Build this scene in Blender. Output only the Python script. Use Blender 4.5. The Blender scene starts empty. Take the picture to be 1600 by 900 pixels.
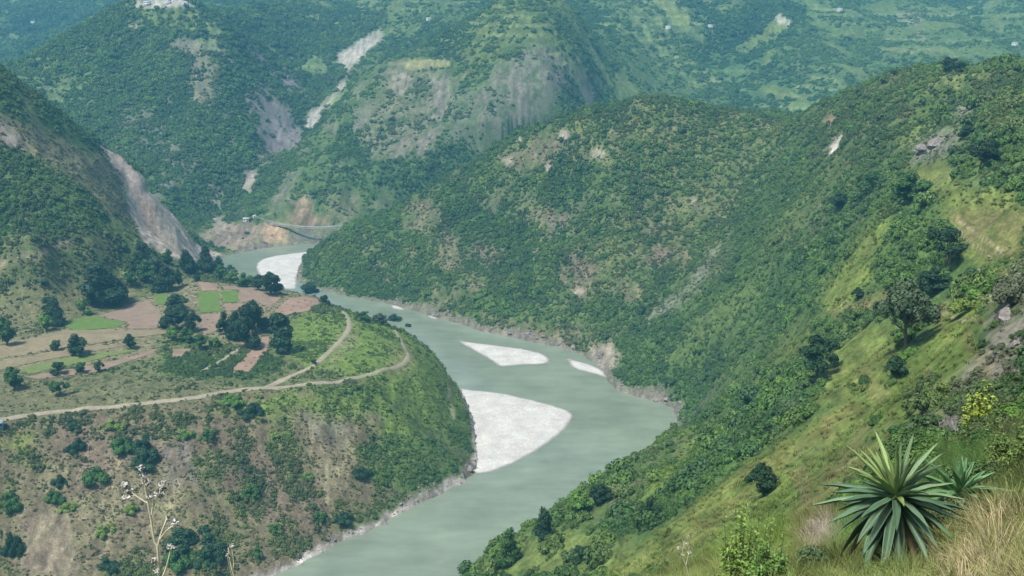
import bpy, bmesh, math, random
import numpy as np
from mathutils import Vector, Matrix, Euler

random.seed(7); RNG = np.random.default_rng(11)
SC = bpy.context.scene
COL = SC.collection

# ------------------------------------------------------------------ camera, sky, sun, exposure
CZ = 250.0                      # eye height above the river (m)
PITCH = math.radians(15.3)
FPX = 1716.0                    # focal length in pixels of a 1600 px wide frame
cam_d = bpy.data.cameras.new('camera'); cam = bpy.data.objects.new('camera', cam_d); COL.objects.link(cam)
cam.location = (0, 0, CZ); cam.rotation_euler = (math.radians(90) - PITCH, 0, 0)
cam_d.sensor_width = 36.0; cam_d.lens = 36.0 * FPX / 1600.0
cam_d.clip_start = 0.1; cam_d.clip_end = 20000.0
SC.camera = cam

SUN_EL, SUN_AZ = math.radians(62), math.radians(-135)      # azimuth from +Y, positive to the right
world = bpy.data.worlds.new('World'); SC.world = world; world.use_nodes = True
wn = world.node_tree
sky = wn.nodes.new('ShaderNodeTexSky'); sky.sky_type = 'NISHITA'; sky.sun_disc = False
sky.sun_elevation = SUN_EL; sky.sun_rotation = SUN_AZ
sky.air_density = 1.0; sky.dust_density = 3.0; sky.ozone_density = 1.0
bg = wn.nodes['Background']; bg.inputs['Strength'].default_value = 0.08
wn.links.new(sky.outputs[0], bg.inputs[0])
sun_d = bpy.data.lights.new('sun', 'SUN'); sun_d.energy = 3.2; sun_d.angle = math.radians(8); sun_d.color = (1.0, 0.94, 0.84)
sun = bpy.data.objects.new('sun', sun_d); COL.objects.link(sun)
sv = Vector((math.sin(SUN_AZ) * math.cos(SUN_EL), math.cos(SUN_AZ) * math.cos(SUN_EL), math.sin(SUN_EL)))
sun.rotation_euler = (-sv).to_track_quat('-Z', 'Y').to_euler(); sun.location = sv * 500
SC.view_settings.view_transform = 'Standard'; SC.view_settings.look = 'None'
SC.view_settings.exposure = 0.6; SC.view_settings.gamma = 1.0
cy = SC.cycles
cy.max_bounces = 4; cy.diffuse_bounces = 2; cy.glossy_bounces = 2; cy.transmission_bounces = 2
cy.volume_bounces = 1; cy.transparent_max_bounces = 4; cy.caustics_reflective = False; cy.caustics_refractive = False
cy.use_denoising = True

# ------------------------------------------------------------------ helpers
cp, sp = math.cos(PITCH), math.sin(PITCH)
def ray(u, v):
    a = (u - 800) / FPX; b = (450 - v) / FPX
    return np.array([a, cp + b * sp, -sp + b * cp])
def Wz(u, v, z):
    d = ray(u, v); t = (z - CZ) / d[2]; return np.array([d[0] * t, d[1] * t, z])
def Wy(u, v, y):
    d = ray(u, v); t = y / d[1]; return np.array([d[0] * t, y, CZ + d[2] * t])
def Hd(u, y, z):
    t = y * cp + (CZ - z) * sp; return np.array([(u - 800) / FPX * t, y, z])
def project(x, y, z):
    dep = y * cp - (z - CZ) * sp; up = y * sp + (z - CZ) * cp
    dep = np.maximum(dep, 0.05)
    return 800 + FPX * x / dep, 450 - FPX * up / dep

def _hash(ix, iy, s):
    h = (ix.astype(np.int64) * 374761393 + iy.astype(np.int64) * 668265263 + s * 1442695041) & 0xFFFFFFFF
    h = ((h ^ (h >> 13)) * 1274126177) & 0xFFFFFFFF
    return (h ^ (h >> 16)) & 0xFFFF
def perlin(x, y, s=0):
    x0 = np.floor(x); y0 = np.floor(y); fx = x - x0; fy = y - y0
    ux = fx * fx * fx * (fx * (fx * 6 - 15) + 10); uy = fy * fy * fy * (fy * (fy * 6 - 15) + 10)
    def g(dx, dy):
        a = _hash(x0 + dx, y0 + dy, s) * (2 * math.pi / 65536.0)
        return np.cos(a) * (fx - dx) + np.sin(a) * (fy - dy)
    a = g(0, 0); b = g(1, 0); c = g(0, 1); d = g(1, 1)
    return 1.5 * ((a + (b - a) * ux) * (1 - uy) + (c + (d - c) * ux) * uy)
def fbm(x, y, o=4, s=0, lac=2.03, g=0.5):
    r = 0; a = 1.0; n = 0
    for k in range(o):
        r = r + a * perlin(x, y, s + k * 17); n += a; a *= g; x = x * lac + 5.2; y = y * lac + 1.3
    return r / n
def ridged(x, y, o=4, s=0, g=0.5):
    r = 0; a = 1.0; n = 0
    for k in range(o):
        r = r + a * (1 - 2 * np.abs(perlin(x, y, s + k * 13))); n += a; a *= g; x = x * 2.07 + 3.1; y = y * 2.07 + 7.7
    return r / n
def sstep(a, b, x):
    t = np.clip((x - a) / (b - a), 0, 1); return t * t * (3 - 2 * t)

def in_poly(px, py, poly):
    ins = np.zeros(px.shape, bool); n = len(poly)
    for i in range(n):
        x1, y1 = poly[i]; x2, y2 = poly[(i + 1) % n]
        if y1 == y2: continue
        c = ((y1 > py) != (y2 > py)) & (px < (x2 - x1) * (py - y1) / (y2 - y1) + x1)
        ins ^= c
    return ins
def seg_dist(px, py, pts, closed=True):
    d = np.full(px.shape, 1e9); n = len(pts)
    for i in range(n if closed else n - 1):
        x1, y1 = pts[i][:2]; x2, y2 = pts[(i + 1) % n][:2]
        dx, dy = x2 - x1, y2 - y1; L = dx * dx + dy * dy + 1e-9
        t = np.clip(((px - x1) * dx + (py - y1) * dy) / L, 0, 1)
        d = np.minimum(d, (px - x1 - t * dx) ** 2 + (py - y1 - t * dy) ** 2)
    return np.sqrt(d)
def smooth_line(pts, k=2):
    pts = [np.array(p, float) for p in pts]
    for _ in range(k):
        q = [pts[0]]
        for a, b in zip(pts[:-1], pts[1:]): q += [a * .75 + b * .25, a * .25 + b * .75]
        q.append(pts[-1]); pts = q
    return pts
def smooth_closed(pts, k=2):
    pts = [np.array(p, float) for p in pts]
    for _ in range(k):
        q = []
        for i in range(len(pts)):
            a, b = pts[i], pts[(i + 1) % len(pts)]; q += [a * .75 + b * .25, a * .25 + b * .75]
        pts = q
    return pts

# ------------------------------------------------------------------ river outline on the plane z = 0
LEFT_BANK = [Hd(1100, 1330, 0), Hd(900, 1235, 0), Hd(700, 1165, 0), Hd(600, 1130, 0)] + [Wz(u, v, 0) for u, v in [
    (520, 379), (490, 380), (450, 384), (425, 385), (400, 390), (370, 396), (342, 403), (325, 415), (335, 432), (380, 452), (450, 474), (520, 492),
    (600, 512), (650, 532), (682, 556), (700, 588), (728, 628), (742, 660), (745, 690), (752, 722), (738, 748), (700, 768),
    (650, 789), (600, 812), (565, 836), (520, 855), (440, 893), (300, 950), (150, 1000), (0, 1040), (-200, 1100), (-500, 1160), (-900, 1200)]]
RIGHT_BANK = [Hd(1100, 1270, 0), Hd(900, 1180, 0), Hd(700, 1110, 0), Hd(600, 1085, 0)] + [Wz(u, v, 0) for u, v in [
    (540, 391), (505, 394), (480, 404), (466, 420), (462, 438), (480, 449), (520, 457), (560, 467), (600, 473), (640, 484), (700, 500), (760, 519),
    (830, 534), (900, 548), (940, 570), (950, 596), (965, 612), (1000, 622), (1028, 628), (1048, 638), (1056, 652), (1058, 680), (1042, 735),
    (1000, 785), (930, 840), (850, 900), (735, 985), (600, 1080), (400, 1210), (0, 1400), (-500, 1600), (-900, 1500)]]
RIVER = [p[:2] for p in smooth_line(LEFT_BANK, 1)] + [p[:2] for p in smooth_line(RIGHT_BANK, 1)][::-1]

# ------------------------------------------------------------------ control curves of the terrain
def Y(l): return [Wy(u, v, y) for u, v, y in l]
def Z(l): return [Wz(u, v, z) for u, v, z in l]
def H(l): return [Hd(u, y, z) for u, y, z in l]
CURVES = [
 LEFT_BANK, RIGHT_BANK,
 # peninsula terrace
 Y([(1400, 897, 13.6), (1380, 892, 14.2)]),
 Z([(-300, 700, 60), (-150, 680, 58), (0, 657, 55), (130, 637, 54), (300, 625, 53), (400, 607, 52), (500, 598, 49), (600, 580, 44), (645, 558, 38), (625, 522, 36)]),
 Z([(545, 500, 47), (535, 540, 49), (500, 575, 51)]),
 Z([(-200, 570, 60), (0, 560, 58), (100, 535, 57), (200, 505, 54), (300, 480, 52), (400, 470, 50), (480, 470, 49)]),
 Z([(300, 445, 53), (380, 445, 49), (430, 450, 46), (490, 462, 45), (535, 484, 40), (585, 500, 36), (625, 514, 34), (660, 535, 26), (688, 565, 12), (718, 618, 9), (738, 660, 7)]),
 Z([(280, 402, 52), (310, 415, 47), (350, 430, 44)]),
 Z([(250, 560, 55), (400, 540, 52), (470, 530, 51)]), Z([(0, 615, 57), (200, 590, 55), (440, 580, 52)]),
 Z([(-200, 770, 38), (0, 760, 35), (100, 750, 33), (250, 740, 33), (400, 720, 30), (500, 700, 27), (600, 680, 23), (680, 680, 14)]),
 Z([(560, 630, 38), (640, 630, 28), (700, 630, 14)]),
 Z([(-200, 910, 14), (0, 890, 12), (100, 890, 10), (250, 880, 8), (350, 885, 6)]),
 Z([(560, 785, 9), (650, 755, 8), (700, 730, 8)]),
 # left mountain
 Z([(-200, 480, 66), (0, 470, 62), (100, 450, 61), (180, 425, 61), (240, 400, 60)]),
 Y([(-200, 280, 720), (0, 300, 725), (100, 300, 745), (180, 330, 780), (230, 370, 830)]),
 Y([(60, 380, 690), (160, 390, 735)]),
 Y([(-400, -100, 720), (-150, 52, 770), (0, 136, 800), (60, 172, 820), (110, 206, 850), (160, 240, 885), (215, 270, 920), (260, 320, 955), (305, 368, 995), (328, 396, 1025)]),
 Y([(0, 200, 765), (90, 245, 800)]), Y([(165, 250, 880), (200, 310, 890), (225, 375, 905)]),
 H([(-400, 1000, 220), (-100, 980, 130), (100, 1000, 90), (200, 1040, 45), (280, 1090, 15)]),
 # far bank and the two gorge massifs
 Z([(330, 392, 5), (400, 378, 7), (500, 371, 8)]),
 Y([(330, 340, 1180), (400, 345, 1120), (470, 350, 1112), (560, 350, 1112), (700, 340, 1130)]),
 Y([(590, 50, 1850), (560, 80, 1770), (535, 115, 1690), (515, 155, 1560), (485, 205, 1440), (440, 250, 1360), (390, 295, 1260), (365, 345, 1180)]),
 Y([(-100, 170, 1400), (30, 116, 1430), (100, 88, 1460), (180, 45, 1510), (215, 10, 1550), (255, 6, 1560), (300, 6, 1560), (320, 40, 1500), (325, 100, 1430), (320, 180, 1340), (310, 250, 1260), (290, 310, 1190)]),
 H([(-100, 1650, 90), (30, 1700, 90), (100, 1750, 100), (180, 1800, 120), (255, 1850, 150), (300, 1850, 170)]),
 Y([(100, 180, 1350), (180, 140, 1410), (220, 80, 1480)]), Y([(120, 270, 1230), (200, 250, 1265), (250, 180, 1350)]),
 Y([(400, 60, 1680), (450, 120, 1560), (430, 170, 1440), (400, 220, 1350)]),
 Y([(360, 30, 1700), (450, 20, 1900), (540, 20, 2000)]),
 Y([(480, 300, 1160), (500, 250, 1220), (540, 180, 1330), (580, 130, 1400), (600, 103, 1440)]),
 Y([(600, 280, 1170), (620, 220, 1250), (640, 150, 1330), (650, 108, 1380), (690, 98, 1420), (660, 80, 1480), (700, 40, 1580)]),
 Y([(700, 250, 1200), (720, 190, 1270), (750, 140, 1330)]),
 Y([(780, 210, 1240), (800, 150, 1300), (830, 90, 1360), (850, 60, 1400), (840, 20, 1480), (800, 0, 1560)]),
 Y([(880, 170, 1300), (890, 110, 1370), (905, 60, 1430), (900, 20, 1550)]),
 Y([(940, 180, 1420), (950, 120, 1540), (970, 60, 1700), (985, 10, 1950)]),
 Y([(1000, 155, 1500), (1060, 165, 1560), (1150, 180, 1480), (1240, 180, 1450)]),
 Y([(1020, 110, 1690), (1075, 50, 1840), (1035, 0, 1980)]), Y([(1110, 100, 1760), (1150, 110, 1700)]),
 Y([(1120, 130, 1640), (1160, 85, 1740), (1225, 32, 1860), (1260, 0, 2000)]),
 Y([(1240, 110, 1640), (1330, 80, 1800), (1420, 40, 1950)]), Y([(1300, 130, 1560), (1400, 95, 1650), (1600, 85, 1700), (1900, 80, 1700)]),
 Y([(1500, 50, 1850), (1600, 40, 1900), (1900, 30, 1900)]),
 Y([(-500, 40, 2300), (0, 85, 2150), (60, 90, 2100), (120, 55, 2250), (200, 10, 2350), (300, 0, 2300), (450, 0, 2150), (600, 0, 2050), (700, 0, 1950)]),
 Y([(-500, -10, 2600), (0, 20, 2500), (100, 0, 2600), (250, -15, 2700), (1000, -10, 2350), (1300, -10, 2350), (1600, -10, 2300), (2000, -10, 2300)]),
 Y([(u, -150, 3600) for u in range(-800, 2500, 200)]),
 [np.array([x, 5200, 420.0]) for x in range(-4000, 4001, 800)],
 # middle spur on the far side of the river
 Y([(468, 422, 965), (480, 402, 980), (500, 382, 1000), (560, 350, 1010), (640, 310, 1010), (700, 280, 1005), (760, 242, 992), (800, 214, 980), (850, 195, 965), (900, 180, 950), (1000, 160, 932), (1060, 160, 935), (1130, 173, 950), (1200, 180, 952), (1240, 182, 940)]),
 H([(600, 1070, 5), (700, 1085, 25), (900, 1080, 75), (1100, 1090, 80), (1240, 1110, 75), (1350, 1000, 90)]),
 H([(1000, 1340, 25), (1200, 1330, 45), (1400, 1300, 50), (1700, 1250, 60)]),
 Y([(600, 405, 930), (750, 390, 885), (900, 380, 840), (1000, 350, 835), (1060, 300, 860)]),
 Y([(800, 300, 930), (900, 280, 895), (1000, 250, 880)]), Y([(700, 440, 850), (850, 470, 790), (960, 460, 770)]),
 Y([(1240, 186, 920), (1205, 260, 850), (1155, 370, 775), (1100, 430, 735), (1040, 490, 722), (990, 540, 705), (958, 588, 680)]),
 # near mountain on this side
 Y([(1240, 182, 938), (1290, 155, 865), (1330, 140, 820), (1380, 117, 770), (1430, 114, 730), (1470, 115, 690), (1540, 118, 630), (1600, 128, 580), (1700, 126, 520), (1900, 105, 450), (2200, 20, 380)]),
 H([(1300, 950, 100), (1380, 900, 105), (1500, 850, 95), (1700, 750, 95), (2000, 650, 110)]),
 Y([(1300, 220, 740), (1250, 310, 690), (1205, 400, 650), (1150, 490, 640), (1100, 555, 632), (1045, 600, 640)]),
 Y([(1420, 180, 640), (1350, 280, 590), (1290, 380, 560), (1220, 480, 560), (1160, 560, 580), (1110, 612, 590)]),
 Y([(1600, 170, 470), (1520, 190, 540), (1450, 260, 510), (1380, 340, 470), (1320, 420, 450), (1270, 500, 450), (1220, 580, 445), (1170, 630, 440), (1130, 655, 435)]),
 Y([(1600, 250, 380), (1530, 290, 390), (1470, 340, 370), (1400, 430, 350), (1330, 500, 340), (1270, 570, 340), (1210, 640, 350), (1150, 680, 360)]),
 Y([(1600, 330, 300), (1540, 380, 290), (1480, 450, 285), (1430, 520, 275), (1370, 570, 275), (1300, 620, 270), (1230, 670, 265)]),
 Y([(700, 920, 325), (735, 890, 330), (800, 850, 335), (860, 810, 342), (940, 770, 352), (1000, 715, 368), (1060, 680, 388), (1100, 655, 405)]),
 Y([(900, 880, 285), (1000, 790, 305), (1090, 720, 325)]), Y([(1000, 850, 250), (1090, 770, 262)]),
 Y([(900, 940, 185), (960, 890, 190), (1050, 820, 197), (1170, 730, 206), (1230, 692, 212), (1330, 620, 226), (1400, 582, 232), (1450, 545, 238), (1510, 480, 245), (1600, 400, 250)]),
 H([(960, 222, 98), (1050, 230, 107), (1170, 238, 120), (1260, 245, 128), (1340, 255, 134)]),
 Y([(1000, 920, 120), (1080, 880, 130), (1200, 790, 140), (1300, 710, 150), (1400, 640, 160), (1480, 580, 170), (1540, 500, 175)]),
 Y([(1180, 890, 80), (1260, 830, 85), (1330, 740, 100), (1420, 680, 105), (1500, 610, 110), (1550, 530, 118), (1610, 440, 130), (1700, 380, 150)]),
 Y([(1240, 895, 45), (1300, 850, 42), (1400, 770, 45), (1480, 700, 50), (1540, 650, 60), (1600, 570, 70)]),
 Y([(1280, 900, 15), (1330, 880, 16), (1420, 850, 17), (1480, 770, 22), (1540, 720, 26), (1600, 650, 33)]),
 Y([(1330, 912, 13.2), (1450, 892, 13.3), (1520, 855, 13.5), (1620, 790, 14)]), Y([(1400, 960, 9), (1500, 935, 8.5), (1600, 890, 8.5), (1700, 860, 8)]),
 Y([(1040, 905, 40), (1130, 905, 25), (1180, 905, 15.5)]),
 [np.array(p, float) for p in [(0, 0, 248.2), (1, 5, 246.6), (-1.7, 5, 245.6), (-8, 20, 235), (0, 12, 242.2), (0, 30, 229), (-30, 50, 205), (0, 80, 193), (-100, 150, 135), (0, 150, 148), (-200, 250, 55),
   (0, 250, 92), (-50, 0, 225), (-100, 0, 200), (-60, 330, 20), (-250, 100, 110), (10, -4, 250), (30, 0, 256), (60, 40, 246), (150, 80, 240), (200, 150, 228), (0, -12, 250), (0, -20, 252), (-30, -10, 240), (30, -14, 262), (300, 200, 235), (500, 300, 250), (-400, 250, 20),
   (-500, 500, 90), (-800, 700, 220), (-300, 400, 40)]],
]
def densify():
    out = []
    for ci, c in enumerate(CURVES):
        if ci == len(CURVES) - 1: out += list(c); continue
        for a, b in zip(c[:-1], c[1:]):
            r = 0.5 * (np.hypot(a[0], a[1]) + np.hypot(b[0], b[1])); n = max(1, int(np.linalg.norm(a - b) / (0.045 * r + 0.4)))
            for k in range(n): out.append(a + (b - a) * k / n)
        out.append(c[-1])
    return np.array(out)
POLE = np.array([0.0, -14.0])
def polar(x, y):
    dx = x - POLE[0]; dy = y - POLE[1]
    return np.arctan2(dx, dy), np.log(np.hypot(dx, dy))
CP = densify()
ca, cl = polar(CP[:, 0], CP[:, 1])
C_REG = 0.008
def phi(d2): return np.sqrt(d2 + C_REG ** 2)
# interpolate height / distance: keeps near and far equally well scaled
cr = np.exp(cl); cw = (CP[:, 2] - CZ) / cr
K = phi((ca[:, None] - ca[None]) ** 2 + (cl[:, None] - cl[None]) ** 2)
n = len(CP); A = np.zeros((n + 3, n + 3)); A[:n, :n] = -K + np.eye(n) * 2e-3
P3 = np.stack([np.ones(n), ca, cl], 1); A[:n, n:] = P3; A[n:, :n] = P3.T
wts = np.linalg.solve(A, np.concatenate([cw, np.zeros(3)]))
def rbf(a, l):
    out = np.empty(a.shape)
    fa, fl = a.ravel(), l.ravel(); o = out.ravel()
    for i in range(0, len(fa), 20000):
        s = slice(i, i + 20000)
        o[s] = -phi((fa[s, None] - ca[None]) ** 2 + (fl[s, None] - cl[None]) ** 2) @ wts[:n] + wts[n] + wts[n + 1] * fa[s] + wts[n + 2] * fl[s]
    return o.reshape(a.shape)

def seg(a, b, n): return list(np.linspace(a, b, n, endpoint=False))
R = math.radians
AZ = np.array(seg(R(-58), R(-28), 110) + seg(R(-28), R(28), 900) + seg(R(28), R(58), 111) + [R(58)])
LL = np.array(seg(math.log(4), math.log(60), 200) + seg(math.log(60), math.log(300), 190) + seg(math.log(300), math.log(1500), 460) + seg(math.log(1500), math.log(2700), 130) + seg(math.log(2700), math.log(5200), 50) + [math.log(5200)])
ca_az = AZ[::4]; ca_az = np.append(ca_az, AZ[-1]); ca_l = np.append(LL[::3], LL[-1])
ga, gl = np.meshgrid(ca_az, ca_l)
wc = rbf(ga, gl)
def up(wc):
    i = np.clip(np.searchsorted(ca_az, AZ, 'right') - 1, 0, len(ca_az) - 2); t = (AZ - ca_az[i]) / (ca_az[i + 1] - ca_az[i] + 1e-12)
    w = wc[:, i] * (1 - t) + wc[:, i + 1] * t
    j = np.clip(np.searchsorted(ca_l, LL, 'right') - 1, 0, len(ca_l) - 2); s = ((LL - ca_l[j]) / (ca_l[j + 1] - ca_l[j] + 1e-12))[:, None]
    return w[j] * (1 - s) + w[j + 1] * s
W = up(wc)
GA, GL = np.meshgrid(AZ, LL); GR = np.exp(GL)
GX = POLE[0] + GR * np.sin(GA); GY = POLE[1] + GR * np.cos(GA)
GZ = W * GR + CZ
NR, NA = GX.shape

# relief on top: gullies, knolls
gu, gv = project(GX, GY, GZ)
DRIV = np.full(GX.shape, 400.0); INR = np.zeros(GX.shape, bool)
rv = np.array(RIVER); m = (GX > rv[:, 0].min() - 60) & (GX < rv[:, 0].max() + 60) & (GY > rv[:, 1].min() - 60) & (GY < rv[:, 1].max() + 60) & (GZ < 90)
wob = fbm(GX[m] / 9, GY[m] / 9, 3, 91) * 3.0 + fbm(GX[m] / 40, GY[m] / 40, 2, 92) * 3.0
DRIV[m] = seg_dist(GX[m], GY[m], RIVER); INR[m] = in_poly(GX[m], GY[m], RIVER)
SD = np.where(INR, -DRIV, DRIV)
SD[m] += np.where(np.abs(SD[m]) < 40, wob, 0)
TERR = [(u, v) for u, v in [(-300, 500), (0, 478), (110, 455), (200, 430), (290, 405), (345, 425), (430, 447), (500, 458), (560, 480), (640, 510), (690, 570), (620, 600), (500, 612), (300, 636), (130, 650), (-300, 700)]]
terr = in_poly(gu, gv, TERR) & (GY > 420) & (GY < 900) & (GZ < 75)
def blur2(a, k):
    for _ in range(2):
        c = np.cumsum(np.pad(a, ((k + 1, k), (0, 0)), 'edge'), 0); a = (c[2 * k + 1:] - c[:-2 * k - 1]) / (2 * k + 1)
        c = np.cumsum(np.pad(a, ((0, 0), (k + 1, k)), 'edge'), 1); a = (c[:, 2 * k + 1:] - c[:, :-2 * k - 1]) / (2 * k + 1)
    return a
terr_s = blur2(terr.astype(float), 6)
far = sstep(1040, 1300, GY)
wx = GX + 30 * fbm(GX / 160, GY / 160, 2, 5); wy = GY + 30 * fbm(GX / 160, GY / 160, 2, 6)
near_r = sstep(1120, 1300, gu) * (1 - sstep(650, 800, GY))
# gullies run down the fall line: along y on the facing slopes, along x on the flank we stand on
g1 = ridged(wx / 62, wy / 190, 4, 21); g2 = ridged((wx - .35 * wy) / 170, (wy + .25 * wx) / 58, 4, 22)
mid = g1 * (1 - near_r) + g2 * near_r
amp = (8.5 + 7.5 * near_r) * sstep(90, 450, GR) * (1 - far) * (0.45 + 0.55 * sstep(150, 95, GZ) + 0.55 * near_r * sstep(120, 170, GZ)) + 36.0 * far * (0.7 + 0.3 * sstep(1500, 2600, GY))
gf = ridged(wx / 240, wy / 420, 5, 31)
facep = in_poly(gu, gv, [(-300, 700), (130, 650), (300, 640), (500, 612), (620, 600), (700, 570), (760, 730), (440, 900), (-300, 1000)]) & (GY > 380) & (GY < 700)
facep_s = blur2(facep.astype(float), 5)
mid = mid * (1 - facep_s) + (ridged((wx + .5 * wy) / 75, wy / 110, 4, 57)) * facep_s
rel = (mid * (1 - far) + gf * far - 0.25) * amp
rel += fbm(GX / 14, GY / 14, 4, 41) * 2.4 * sstep(60, 400, GR) + fbm(GX / 3.2, GY / 3.2, 3, 42) * 0.35 * sstep(10, 60, GR)
env = (1 - 0.985 * terr_s) * sstep(2, 45, np.maximum(SD, 0))
env *= (1 - 0.3 * facep_s)
GZ = GZ + rel * env
GZ = GZ + (ridged(GX / 26 + 0.6 * GY / 26, GY / 40, 4, 55) * 2.0) * facep_s * sstep(2, 20, SD)
outz = np.minimum(np.maximum(GZ, 0.35 + 0.05 * np.maximum(SD, 0)), 0.15 + np.maximum(SD, 0) * 1.5 + 0.4 * np.abs(fbm(GX / 5, GY / 5, 3, 77)) * np.clip(SD, 0, 4))
GZ = np.where(SD > 0, np.where(SD < 400, outz, GZ), np.maximum(SD * 0.3, -4.0))
GZ = np.where((GY > 1040) & (SD > 60), np.maximum(GZ, 2.0), GZ)

def z_at(x, y):
    x = np.asarray(x, float); y = np.asarray(y, float)
    a, l = polar(x, y)
    i = np.clip(np.searchsorted(AZ, a, 'right') - 1, 0, NA - 2); j = np.clip(np.searchsorted(LL, l, 'right') - 1, 0, NR - 2)
    t = np.clip((a - AZ[i]) / (AZ[i + 1] - AZ[i]), 0, 1); s = np.clip((l - LL[j]) / (LL[j + 1] - LL[j]), 0, 1)
    return (GZ[j, i] * (1 - t) + GZ[j, i + 1] * t) * (1 - s) + (GZ[j + 1, i] * (1 - t) + GZ[j + 1, i + 1] * t) * s
_ts = np.concatenate([np.linspace(4, 120, 500), np.linspace(120, 1400, 2600), np.linspace(1400, 4500, 1200)])
def ground_px(u, v, y0=0):
    """the point of the ground seen at a pixel of the photograph"""
    d = ray(u, v); ts = _ts[_ts * d[1] > y0]
    X, Yy, Zz = d[0] * ts, d[1] * ts, CZ + d[2] * ts
    h = z_at(X, Yy) - Zz; k = np.argmax(h > 0)
    if not (h > 0).any(): k = len(ts) - 1
    a, b = ts[max(k - 1, 0)], ts[k]
    for _ in range(20):
        mth = 0.5 * (a + b)
        if z_at(d[0] * mth, d[1] * mth) > CZ + d[2] * mth: b = mth
        else: a = mth
    return np.array([d[0] * b, d[1] * b, float(z_at(d[0] * b, d[1] * b))])

# ------------------------------------------------------------------ what the ground is made of, point by point
gu, gv = project(GX, GY, GZ)
nu = fbm(GX / 22, GY / 22, 3, 201); nv = fbm(GX / 22, GY / 22, 3, 202)
kk = np.clip(GR / 900, 0.25, 1.6)
du = gu + nu * 14; dv = gv + nv * 10
n_big = fbm(GX / 60, GY / 60, 4, 210); n_mid = fbm(GX / 17, GY / 17, 4, 211); n_fine = fbm(GX / 5, GY / 5, 3, 212)
def C3(*c): return np.array(c, float)
G_DARK = C3(.055, .105, .034); G_MID = C3(.080, .150, .040); G_LIGHT = C3(.15, .20, .055); G_LIME = C3(.20, .27, .055); TANG = C3(.22, .20, .09)
BROWN = C3(.19, .145, .10); PINKB = C3(.24, .18, .15); ROCK = C3(.24, .225, .22); PURP = C3(.23, .20, .22); SCREE = C3(.44, .37, .34); PALE = C3(.62, .58, .54); ORANGE = C3(.50, .34, .24)
GC = np.empty(GX.shape + (3,)); t = sstep(-.35, .35, n_mid + .5 * n_big)[..., None]
GC[:] = G_DARK * (1 - t) + G_MID * t
GD = np.full(GX.shape, 0.66)                       # how much of the ground is bushes
def mix(mask, col): 
    global GC
    GC = GC * (1 - mask[..., None]) + col * mask[..., None]
def paint(poly, col, s=0.9, dens=None, yr=(0, 9000), fe=3.0, brk=0.0, bs=None):
    poly = np.array(poly, float)
    m = (GY > yr[0]) & (GY < yr[1]) & (gu > poly[:, 0].min() - 25) & (gu < poly[:, 0].max() + 25) & (gv > poly[:, 1].min() - 20) & (gv < poly[:, 1].max() + 20)
    if not m.any(): return
    a, b = (gu + nu * min(14, fe * 4))[m], (gv + nv * min(10, fe * 3))[m]
    k = np.zeros(a.shape)
    for ox, oy in ((0, 0), (fe, 0), (-fe, 0), (0, fe), (0, -fe), (2 * fe, fe), (-2 * fe, -fe), (fe, 2 * fe), (-fe, -2 * fe)): k += in_poly(a + ox, b + oy, poly)
    k = k / 9.0
    if brk:
        nn = (n_mid * .6 + n_fine * .6)[m]; k = k * sstep(-.35, .25, nn * 1.3 + (brk - 0.5) * 1.2)
    k = k * s
    c = np.asarray(col); full = GC[m]; full = full * (1 - k[:, None]) + c * k[:, None]; GC[m] = full
    if dens is not None:
        dd = GD[m]; kd = np.clip(k / max(s, .01), 0, 1); GD[m] = dd * (1 - kd) + dens * kd
FAR_ = (1045, 9000)
# ribs are grassy and thin-soiled, gullies dark and overgrown; masks also paint relief shading on bushes
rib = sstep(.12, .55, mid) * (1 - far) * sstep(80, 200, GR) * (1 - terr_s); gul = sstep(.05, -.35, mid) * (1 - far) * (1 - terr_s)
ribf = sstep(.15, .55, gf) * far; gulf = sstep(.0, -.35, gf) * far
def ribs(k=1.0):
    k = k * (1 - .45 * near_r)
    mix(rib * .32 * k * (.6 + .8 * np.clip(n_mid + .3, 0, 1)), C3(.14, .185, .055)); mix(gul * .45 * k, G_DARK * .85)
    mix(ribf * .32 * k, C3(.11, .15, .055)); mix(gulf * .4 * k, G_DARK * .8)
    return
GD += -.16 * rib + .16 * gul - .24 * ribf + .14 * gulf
# whole slopes first
R_MID = [(460, 440), (480, 390), (560, 345), (700, 270), (800, 205), (1000, 150), (1245, 175), (1180, 330), (1040, 500), (960, 610), (900, 560), (700, 505), (500, 465)]
paint(R_MID, G_MID * .85, .7, .72, (700, 1050))
paint([(870, 190), (1000, 160), (1240, 182), (1210, 260), (1080, 290), (960, 270), (860, 250)], C3(.15, .15, .07), .8, .42, (700, 1050), 6, .45)
paint([(1000, 300), (1180, 270), (1130, 380), (1020, 420), (900, 480), (860, 420)], C3(.15, .14, .07), .7, .52, (700, 1050), 8, .55)
for u, v, a, b in [(660, 340, 30, 30), (700, 395, 25, 35), (760, 400, 26, 22), (690, 460, 12, 18), (740, 445, 20, 16), (900, 420, 28, 30), (905, 455, 20, 12), (820, 520, 40, 12), (880, 530, 30, 12), (600, 430, 12, 16), (1040, 400, 40, 20), (980, 460, 26, 18), (640, 395, 14, 10), (850, 340, 40, 16), (820, 250, 40, 20), (850, 230, 30, 20)]:
    paint([(u + a * math.cos(k), v + b * math.sin(k)) for k in np.linspace(0, 6.28, 10)[:-1]], PINKB * .75, .75, .3, (600, 1050), 5, .6)
for u, v, a, b in [(881, 212, 7, 9), (934, 241, 10, 6), (812, 218, 4, 5), (797, 250, 9, 5), (858, 262, 6, 8), (903, 455, 9, 6), (1085, 315, 6, 6), (840, 395, 5, 3)]:
    paint([(u + a * math.cos(k), v + b * math.sin(k)) for k in np.linspace(0, 6.28, 9)[:-1]], SCREE, .85, 0, (600, 1050), 1.5)
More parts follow.
